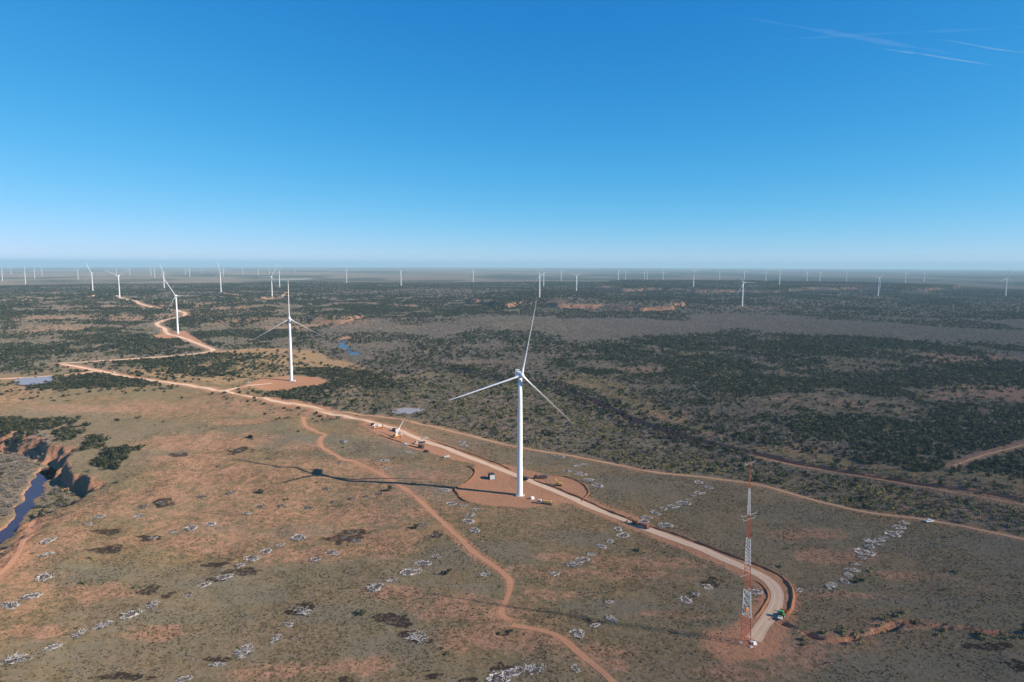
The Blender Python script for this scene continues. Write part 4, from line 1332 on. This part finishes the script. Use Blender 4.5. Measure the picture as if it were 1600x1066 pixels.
# ------------------------------------------------------------------ vegetation
def rot_tris(C, Nrm, size, k=3):
    """k-gon leaf clumps at centres C, facing Nrm"""
    n = len(C)
    a = rng.normal(size=(n, 3))
    u = np.cross(Nrm, a)
    u /= np.linalg.norm(u, axis=1)[:, None] + 1e-9
    w = np.cross(Nrm, u)
    ang = rng.uniform(0, 6.28, n)
    V = []
    for i in range(k):
        t = ang + 2 * math.pi * i / k
        rr = size * rng.uniform(0.7, 1.3, n)
        V.append(C + (u * np.cos(t)[:, None] + w * np.sin(t)[:, None]) * rr[:, None])
    V = np.stack(V, 1).reshape(-1, 3)
    return V, np.arange(n * k).reshape(n, k)
def crown(n, size, flat, lobes, low=0.1, seed=0):
    """leaf triangles over a few uneven lobes; unit radius"""
    L = rng.normal(size=(lobes, 3)) * np.array([0.42, 0.42, 0.18]) + np.array([0, 0, 0.55 * flat])
    lr = rng.uniform(0.38, 0.62, lobes)
    k = rng.integers(0, lobes, n)
    d = rng.normal(size=(n, 3))
    d[:, 2] = np.abs(d[:, 2]) * 0.9 - 0.25
    d /= np.linalg.norm(d, axis=1)[:, None]
    C = L[k] + d * (lr[k] * rng.uniform(0.6, 1.05, n))[:, None] * np.array([1, 1, flat])
    C[:, 2] = np.maximum(C[:, 2], low)
    nr_ = d + rng.normal(size=(n, 3)) * 0.55
    nr_ /= np.linalg.norm(nr_, axis=1)[:, None]
    return rot_tris(C, nr_, np.full(n, size))
def core(r, h):
    t = np.linspace(0, 2 * math.pi, 6, endpoint=False) + 0.3
    V = np.vstack([np.c_[r * np.cos(t), r * np.sin(t), np.full(6, 0.05)], np.c_[0.75 * r * np.cos(t), 0.75 * r * np.sin(t), np.full(6, h * 0.6)], [[0, 0, h]]])
    F = []
    for i in range(6):
        j = (i + 1) % 6
        F += [(i, j, 6 + j), (i, 6 + j, 6 + i), (6 + i, 6 + j, 12)]
    return V, np.array(F)
def twigs(n, wid, spread, hmax=1.25):
    a = rng.uniform(0, 6.28, n)
    q = np.sqrt(rng.random(n)) * spread
    top = np.c_[q * np.cos(a), q * np.sin(a), hmax * (1 - 0.35 * q ** 2) * rng.uniform(0.6, 1.0, n)]
    f = rng.uniform(0.0, 0.5, n)[:, None]
    bot = top * f * np.array([1, 1, 0.8])
    d = top - bot
    sd = np.cross(d, rng.normal(size=(n, 3)))
    sd /= np.linalg.norm(sd, axis=1)[:, None] + 1e-9
    V = np.stack([bot - sd * wid * 0.4, bot + sd * wid * 0.4, top + sd * wid, ], 1)
    return V.reshape(-1, 3), np.arange(3 * n).reshape(n, 3)
def join(*parts):
    V, F, n = [], [], 0
    for v, f in parts:
        V.append(v)
        F.append(f + n)
        n += len(v)
    return np.vstack(V), np.vstack(F)
def kinds(level):
    """unit shapes at three levels of detail: 0 near, 1 middle, 2 far"""
    nj, sj = [(90, 0.2), (34, 0.34), (13, 0.5)][level]
    no, so = [(80, 0.2), (28, 0.32), (12, 0.46)][level]
    nt_, wt = [(110, 0.05), (34, 0.12), (14, 0.2)][level]
    jun = [join(crown(nj, sj, 1.0, 5), core(0.55, 0.75)) for _ in range(5)]
    oli = [join(crown(no, so, 0.75, 5), core(0.4, 0.4)) for _ in range(5)]
    bar = [join(twigs(nt_, wt, 0.95), twigs(nt_ // 5, wt * 1.6, 0.4, 0.9)) for _ in range(5)]
    return dict(juniper=jun, olive=oli, bare=bar)
LOD = [kinds(0), kinds(1), kinds(2)]

def scatter():
    P = []
    half = 41.0
    for r0, r1, area in ((235, 1150, 13.0), (1150, 2400, 24.0), (2400, 5200, 75.0)):
        n = int(0.5 * R(2 * half) * (r1 * r1 - r0 * r0) / area)
        r = np.sqrt(rng.uniform(r0 * r0, r1 * r1, n))
        a = rng.uniform(R(-half), R(half), n)
        P.append(np.c_[r * np.sin(a), r * np.cos(a), np.full(n, area)])
    return np.vstack(P)
CAND = scatter()
X, Y, AR = CAND[:, 0], CAND[:, 1], CAND[:, 2]
RC = np.hypot(X, Y)
wob = (fbm(X, Y, 40, 201, 3) - 0.5) * 26
def inz(poly, soft=8.0):
    return sst(-soft, soft, psd(X, Y, poly) + wob)
clear = fbm(X, Y, 70, 211, 4)
clear2 = fbm(X, Y * 0.8, 240, 221, 4)
J = np.zeros(len(X)); B = np.zeros(len(X)); O = np.zeros(len(X))
zj = inz(juniper_right)
J += zj * 0.066 * sst(0.33, 0.48, clear) * (0.6 + 0.4 * sst(0.36, 0.5, fbm(X, Y, 28, 241, 2)))
O += zj * 0.010
B += zj * 0.014 + zj * 0.045 * sst(0.62, 0.70, clear2)
J *= 1 - 0.6 * zj * sst(0.62, 0.70, clear2)
zs = inz(scrub_right)
O += zs * (0.026 + 0.036 * sst(0.36, 0.56, clear))
J += zs * 0.005 * sst(0.45, 0.6, clear2)
B += zs * 0.022 * sst(0.3, 0.5, 1 - clear)
zb = inz(bare_band, 20)
B += zb * (0.028 + 0.034 * sst(0.36, 0.5, clear))
J += zb * 0.015 * sst(0.5, 0.6, clear2)
O += zb * 0.010 * sst(0.5, 0.6, fbm(X, Y, 200, 231, 3))
zh = inz(hills_left, 20)
J += zh * 0.040 * sst(0.36, 0.50, clear) * (0.45 + 0.55 * sst(0.35, 0.5, clear2))
B += zh * 0.018
O += zh * 0.008
for z_, jd, bd, od in ((inz(stand_oval, 3), 0.075, 0, 0), (inz(stand_pad, 4), 0.045 * sst(0.36, 0.5, clear), 0.004, 0.006), (inz(stand_strip, 4), 0.030 * sst(0.40, 0.52, clear), 0.003, 0.02), (inz(bluff_top, 3), 0.06, 0.006, 0),
                       (inz(bluff_edge, 3), 0.05, 0.0, 0), (inz(bluff_knob, 2), 0.085, 0, 0), (inz(bluff_small, 2), 0.07, 0, 0), (inz(valley_wood, 4), 0.012 * sst(0.5, 0.6, clear), 0.07, 0.005), (inz(bank_wood, 6), 0.010, 0.075, 0.015)):
    J += z_ * jd; B += z_ * bd; O += z_ * od
wd = pld(X, Y, wash_line, 90)
B += 0.07 * sst(20, 6, np.abs(wd - 16)) * (1 - 0.75 * sst(-30, 30, X - XW))
J += 0.03 * sst(22, 6, np.abs(wd - 13)) * sst(30, -30, X - XW)
gl = pld(X, Y, gully_line, 40) + (clear - 0.5) * 16
O += 0.018 * sst(9, 4, gl)
J += 0.002 * sst(8, 4, gl)
far = sst(1150, 1500, Y)
rest = np.clip(1 - zj - zs - zb - zh, 0, 1) * (1 - inz(meadow, 12))
J += rest * far * 0.018 * sst(0.43, 0.54, clear2) * sst(0.36, 0.48, clear)
B += rest * far * (0.016 + 0.02 * sst(0.4, 0.55, 1 - clear2))
midb = rest * sst(560, 680, Y) * sst(-150, 50, X - 0.15 * Y + 60) * inz(scrub_fill, 25)
O += midb * 0.016
B += midb * 0.014
J += rest * sst(950, 1100, Y) * 0.004
O += rest * far * 0.016
open_ = (1 - far) * rest
J += open_ * 0.00006
O += open_ * 0.0007 * sst(0.5, 0.62, clear)
keep = np.ones(len(X))
for b_ in bare_patch:
    keep *= 1 - (0.9 if b_[2] > 90 or b_[:2] in ((1560, 612), (1060, 650)) else 0.4) * blob(X, Y, *b_)
for b_ in FAR_RED:
    keep *= 1 - 0.6 * blob(X, Y, *b_)
for pl in (pad_main, pad_two, pad_three, pad_mast, crane_yard, pond_a, pond_b, river_bend):
    keep *= 1 - sst(-3, 0, psd(X, Y, pl))
for ln, w in ((main_road, 10), (far_road, 17), (branch_a, 13), (branch_b, 7), (spur, 7), (track_a, 4), (track_b, 4), (track_c, 6), (track_d, 7), (track_e, 9), (track_f, 9), (ridge_road, 10), (plateau_road, 10), (river_line, 8.5)):
    keep *= sst(w - 2, w + 1, pld(X, Y, ln))
for hx, hy, hz_, _ in TP[(TP[:, 1] < 4000) & (TP[:, 1] > 600)]:
    keep *= sst(14, 26, np.hypot(X - hx, Y - hy))
for pl in (juniper_right, stand_pad, stand_oval, stand_strip):
    halo = sst(-70, 0, psd(X, Y, pl, 120) + wob)
    J += halo * 0.005
    O += halo * 0.005
keep *= 1 - sst(-30, 30, X - XW) * sst(6, 4, wd)
J *= keep; B *= keep; O *= keep
u = rng.random(len(X))
pj, pb, po = J * AR, B * AR, O * AR
kind = np.full(len(X), -1)
kind[u < pj] = 0
kind[(u >= pj) & (u < pj + pb)] = 1
kind[(u >= pj + pb) & (u < pj + pb + po)] = 2
KN = ['juniper', 'bare', 'olive']
grow = np.where(RC > 2400, 1.55, np.where(RC > 1150, 1.22, 1.0))
SZ = np.select([kind == 0, kind == 1, kind == 2], [rng.uniform(1.4, 3.1, len(X)), rng.uniform(1.5, 3.0, len(X)), rng.uniform(1.0, 2.3, len(X))], 1.0) * grow
ZZ = height(X, Y)
# slopes too steep to carry trees
VSZ = dict(juniper=1.0, bare=1.15, olive=0.9)
UPM = []
for kd in KN:
    for v, f in LOD[0][kd]:
        pass
def zone_of(x, y):
    for poly, nm in ((stand_oval, 'in the oval thicket beside the roadside pond'), (stand_pad, 'round the second turbine pad'), (valley_wood, 'on the river flat at far left'), (bank_wood, 'on the river bank at far left'), (bluff_top, 'on top of the red river bluff'),
                     (bluff_knob, 'on the knob above the river cliff'), (bluff_small, 'on the knob above the river cliff'), (bluff_edge, 'on top of the red river bluff'), (juniper_right, 'in the dark woodland right of the dry wash'), (scrub_right, 'in the scrub between sandy track and dry wash'),
                     (bare_band, 'in the grey woodland behind the largest turbine'), (hills_left, 'on the wooded hills at left'), (stand_strip, 'in the strip between the two road arms')):
        if psd(np.array([x]), np.array([y]), poly, 30)[0] > -12:
            return nm
    if abs(pld(np.array([x]), np.array([y]), wash_line, 60)[0]) < 45:
        return 'along the dry wash at right'
    return 'standing alone on the open grass' if y < 1000 else 'in the far woodland'
NAMES = dict(juniper=('juniper_tree', 'dark green juniper', 'tree'), bare=('bare_tree', 'bare grey leafless tree', 'tree'), olive=('mesquite_bush', 'olive green mesquite bush', 'bush'))
inframe = (np.abs(X / np.maximum(Y, 1)) < 0.74) & (Y > 250)
for kk, kd in enumerate(KN):
    idx = np.where(kind == kk)[0]
    score = np.where(inframe[idx], SZ[idx] / RC[idx], -1)
    order = idx[np.argsort(-score)]
    single, rest_i = order[:300], order[300:]
    nm, lb, cat = NAMES[kd]
    mats = [kd]
    variants = [mesh_np(nm, v, f, mats, attrs=dict(tint=('FLOAT', np.zeros(len(v))))) for v, f in LOD[0][kd]]
    for q, i in enumerate(single):
        o = link(nm, variants[q % 5], None, (X[i], Y[i], ZZ[i] - 0.1), float(rng.uniform(0, 6.28)), (SZ[i], SZ[i], SZ[i] * float(rng.uniform(0.85, 1.25))))
        zn = zone_of(X[i], Y[i])
        tag(o, lb + ' ' + zn, cat, nm.replace('_', ' ') + 's ' + zn)
    AV, AF, AT, off = [], [], [], 0
    for lev, sel in ((0, RC[rest_i] < 520), (1, (RC[rest_i] >= 520) & (RC[rest_i] < 1300)), (2, RC[rest_i] >= 1300)):
        ids = rest_i[sel]
        for vi in range(5):
            ii_ = ids[vi::5]
            if not len(ii_):
                continue
            v, f = LOD[lev][kd][vi]
            a = rng.uniform(0, 6.28, len(ii_))
            c, s_ = np.cos(a)[:, None], np.sin(a)[:, None]
            sz = SZ[ii_][:, None]
            hh = sz * rng.uniform(0.85, 1.25, len(ii_))[:, None]
            vx = (v[:, 0] * c - v[:, 1] * s_) * sz + X[ii_][:, None]
            vy = (v[:, 0] * s_ + v[:, 1] * c) * sz + Y[ii_][:, None]
            vz = v[:, 2] * hh + ZZ[ii_][:, None] - 0.1
            AV.append(np.stack([vx, vy, vz], -1).reshape(-1, 3))
            AF.append((f[None] + (np.arange(len(ii_)) * len(v))[:, None, None] + off).reshape(-1, 3))
            AT.append(np.repeat(rng.random(len(ii_)), len(v)))
            off += len(ii_) * len(v)
    me = mesh_np(nm + '_woodland', np.vstack(AV), np.vstack(AF), mats, attrs=dict(tint=('FLOAT', np.concatenate(AT))))
    tag(link({'juniper': 'juniper_woodland', 'bare': 'bare_woodland', 'olive': 'mesquite_scrub'}[kd], me),
        {'juniper': 'mass of dark juniper woodland over the plain', 'bare': 'mass of bare grey trees over the plain', 'olive': 'mass of olive mesquite scrub on the plain'}[kd], 'woodland', kind='stuff')
    print('VEG', kd, len(idx), off)

# grass tufts over the open foreground
def tufts():
    n = 170000
    half = 40.0
    r = np.sqrt(rng.uniform(230 ** 2, 640 ** 2, n))
    r = np.where(rng.random(n) < 0.25, np.sqrt(rng.uniform(600 ** 2, 900 ** 2, n)), r)
    a = rng.uniform(R(-half), R(half), n)
    x, y = r * np.sin(a), r * np.cos(a)
    d = 0.25 + 0.75 * sst(0.42, 0.58, fbm(x, y, 22, 301, 3))
    big = fbm(x, y, 160, 91, 4)
    d *= 1 - 0.6 * sst(0.50, 0.64, big) * sst(150, -150, x)
    for pl in (pad_main, crane_yard):
        d *= 1 - sst(-2, 1, psd(x, y, pl))
    d *= 1 - 0.8 * sst(-4, 3, psd(x, y, pad_mast))
    for ln, w in ((main_road, 9), (track_a, 3), (track_b, 3), (track_c, 3.5), (track_d, 4), (river_line, 7)):
        d *= sst(w - 2, w + 1, pld(x, y, ln))
    for b_ in CHAR_BLOBS:
        d *= 1 - 0.7 * blob(x, y, *b_)
    m = rng.random(n) < d
    x, y = x[m], y[m]
    n = len(x)
    z = height(x, y)
    k = 4
    tone = np.clip(0.55 * fbm(x, y, 30, 311, 3) + 0.45 * rng.random(n), 0, 0.999)
    an = rng.uniform(0, 6.28, (n, k))
    w = rng.uniform(0.2, 0.5, n)[:, None]
    hgt = rng.uniform(0.15, 0.6, n)[:, None] * np.ones((n, k))
    cx = x[:, None] + np.cos(an) * w * 0.5
    cy = y[:, None] + np.sin(an) * w * 0.5
    tx, ty = -np.sin(an) * w * 0.7, np.cos(an) * w * 0.7
    z1 = (z - 0.05)[:, None] * np.ones((n, k))
    A = np.stack([cx - tx, cy - ty, z1], -1)
    Bq = np.stack([cx + tx, cy + ty, z1], -1)
    Cq = np.stack([cx + np.cos(an) * w * 0.6, cy + np.sin(an) * w * 0.6, z1 + hgt], -1)
    V = np.stack([A, Bq, Cq], 2).reshape(-1, 3)
    F = np.arange(len(V)).reshape(-1, 3)
    me = mesh_np('dry_grass', V, F, ['grass'], attrs=dict(tint=('FLOAT', np.repeat(tone, 3 * k))))
    o = tag(link('dry_grass', me), 'tufts of dry olive and straw grass on the open slopes', 'grass', kind='stuff')
    print('TUFTS', n)
tufts()

# ------------------------------------------------------------------ contrails high in the sky
def contrail(a, b, w, dens, label):
    m = bpy.data.materials.new('contrail')
    m.use_nodes = True
    nt = m.node_tree
    nt.nodes.remove(nt.nodes['Principled BSDF'])
    pv = nt.nodes.new('ShaderNodeVolumePrincipled')
    pv.inputs['Color'].default_value = (1, 1, 1, 1)
    pv.inputs['Density'].default_value = dens
    nt.links.new(pv.outputs[0], nt.nodes['Material Output'].inputs['Volume'])
    def hi(px, py):
        q = Vector(ray(px, py)).normalized()
        return Vector((0, 0, H)) + q * (9000.0 / q.z)
    p0, p1 = hi(*a), hi(*b)
    ax = p1 - p0
    up = Vector((0, 0, 1))
    sd_ = ax.normalized().cross(up).normalized()
    rings = []
    n = 40
    for i in range(n + 1):
        f = i / n
        r = w * math.sin(math.pi * min(1, max(0.0, f))) ** 1.3 * (0.45 + 1.1 * float(vn(np.array([f * 17]), np.array([w]), 3)[0])) + 2.0
        c = p0 + ax * f + up * (60 * (float(vn(np.array([f * 5]), np.array([w + 3]), 4)[0]) - 0.5))
        rings.append([tuple(c + sd_ * r * math.cos(t) + up * r * 0.55 * math.sin(t)) for t in (2 * math.pi * k / 12 for k in range(12))])
    mb = MB()
    mb.rings(rings)
    me = bpy.data.meshes.new('contrail')
    me.from_pydata(mb.v, [], mb.f)
    me.materials.append(m)
    me.polygons.foreach_set('use_smooth', [True] * len(mb.f))
    fix_normals(me)
    tag(link('contrail', me), label, 'contrail', 'white contrails in the upper right sky')
contrail((1340, 70), (1590, 107), 62, 1.1e-3, 'brightest white contrail, lower of the short pair at upper right')
contrail((1430, 57), (1720, 101), 50, 1.0e-3, 'thin white contrail running out of the right edge')
contrail((1060, 10), (1560, 96), 150, 1.7e-4, 'broad faint contrail sloping down toward the bright one')
contrail((1080, 70), (1800, 30), 90, 1.6e-4, 'faint contrail rising gently to the right edge')

# ------------------------------------------------------------------ haze
def haze():
    m = bpy.data.materials.new('haze')
    m.use_nodes = True
    nt = m.node_tree
    nt.nodes.remove(nt.nodes['Principled BSDF'])
    pv = nt.nodes.new('ShaderNodeVolumePrincipled')
    pv.inputs['Color'].default_value = (0.58, 0.88, 1.0, 1)
    pv.inputs['Density'].default_value = 5.0e-5
    pv.inputs['Anisotropy'].default_value = 0.0
    nt.links.new(pv.outputs[0], nt.nodes['Material Output'].inputs['Volume'])
    lo = float(GZ.min()) - 1.0
    b = MB()
    b.box((0, 0, (lo + 260) / 2), (166000, 166000, 260 - lo))
    me = bpy.data.meshes.new('haze')
    me.from_pydata(b.v, [], b.f)
    me.materials.append(m)
    tag(link('haze', me), 'pale blue haze over the far plain', 'haze', kind='stuff')
haze()
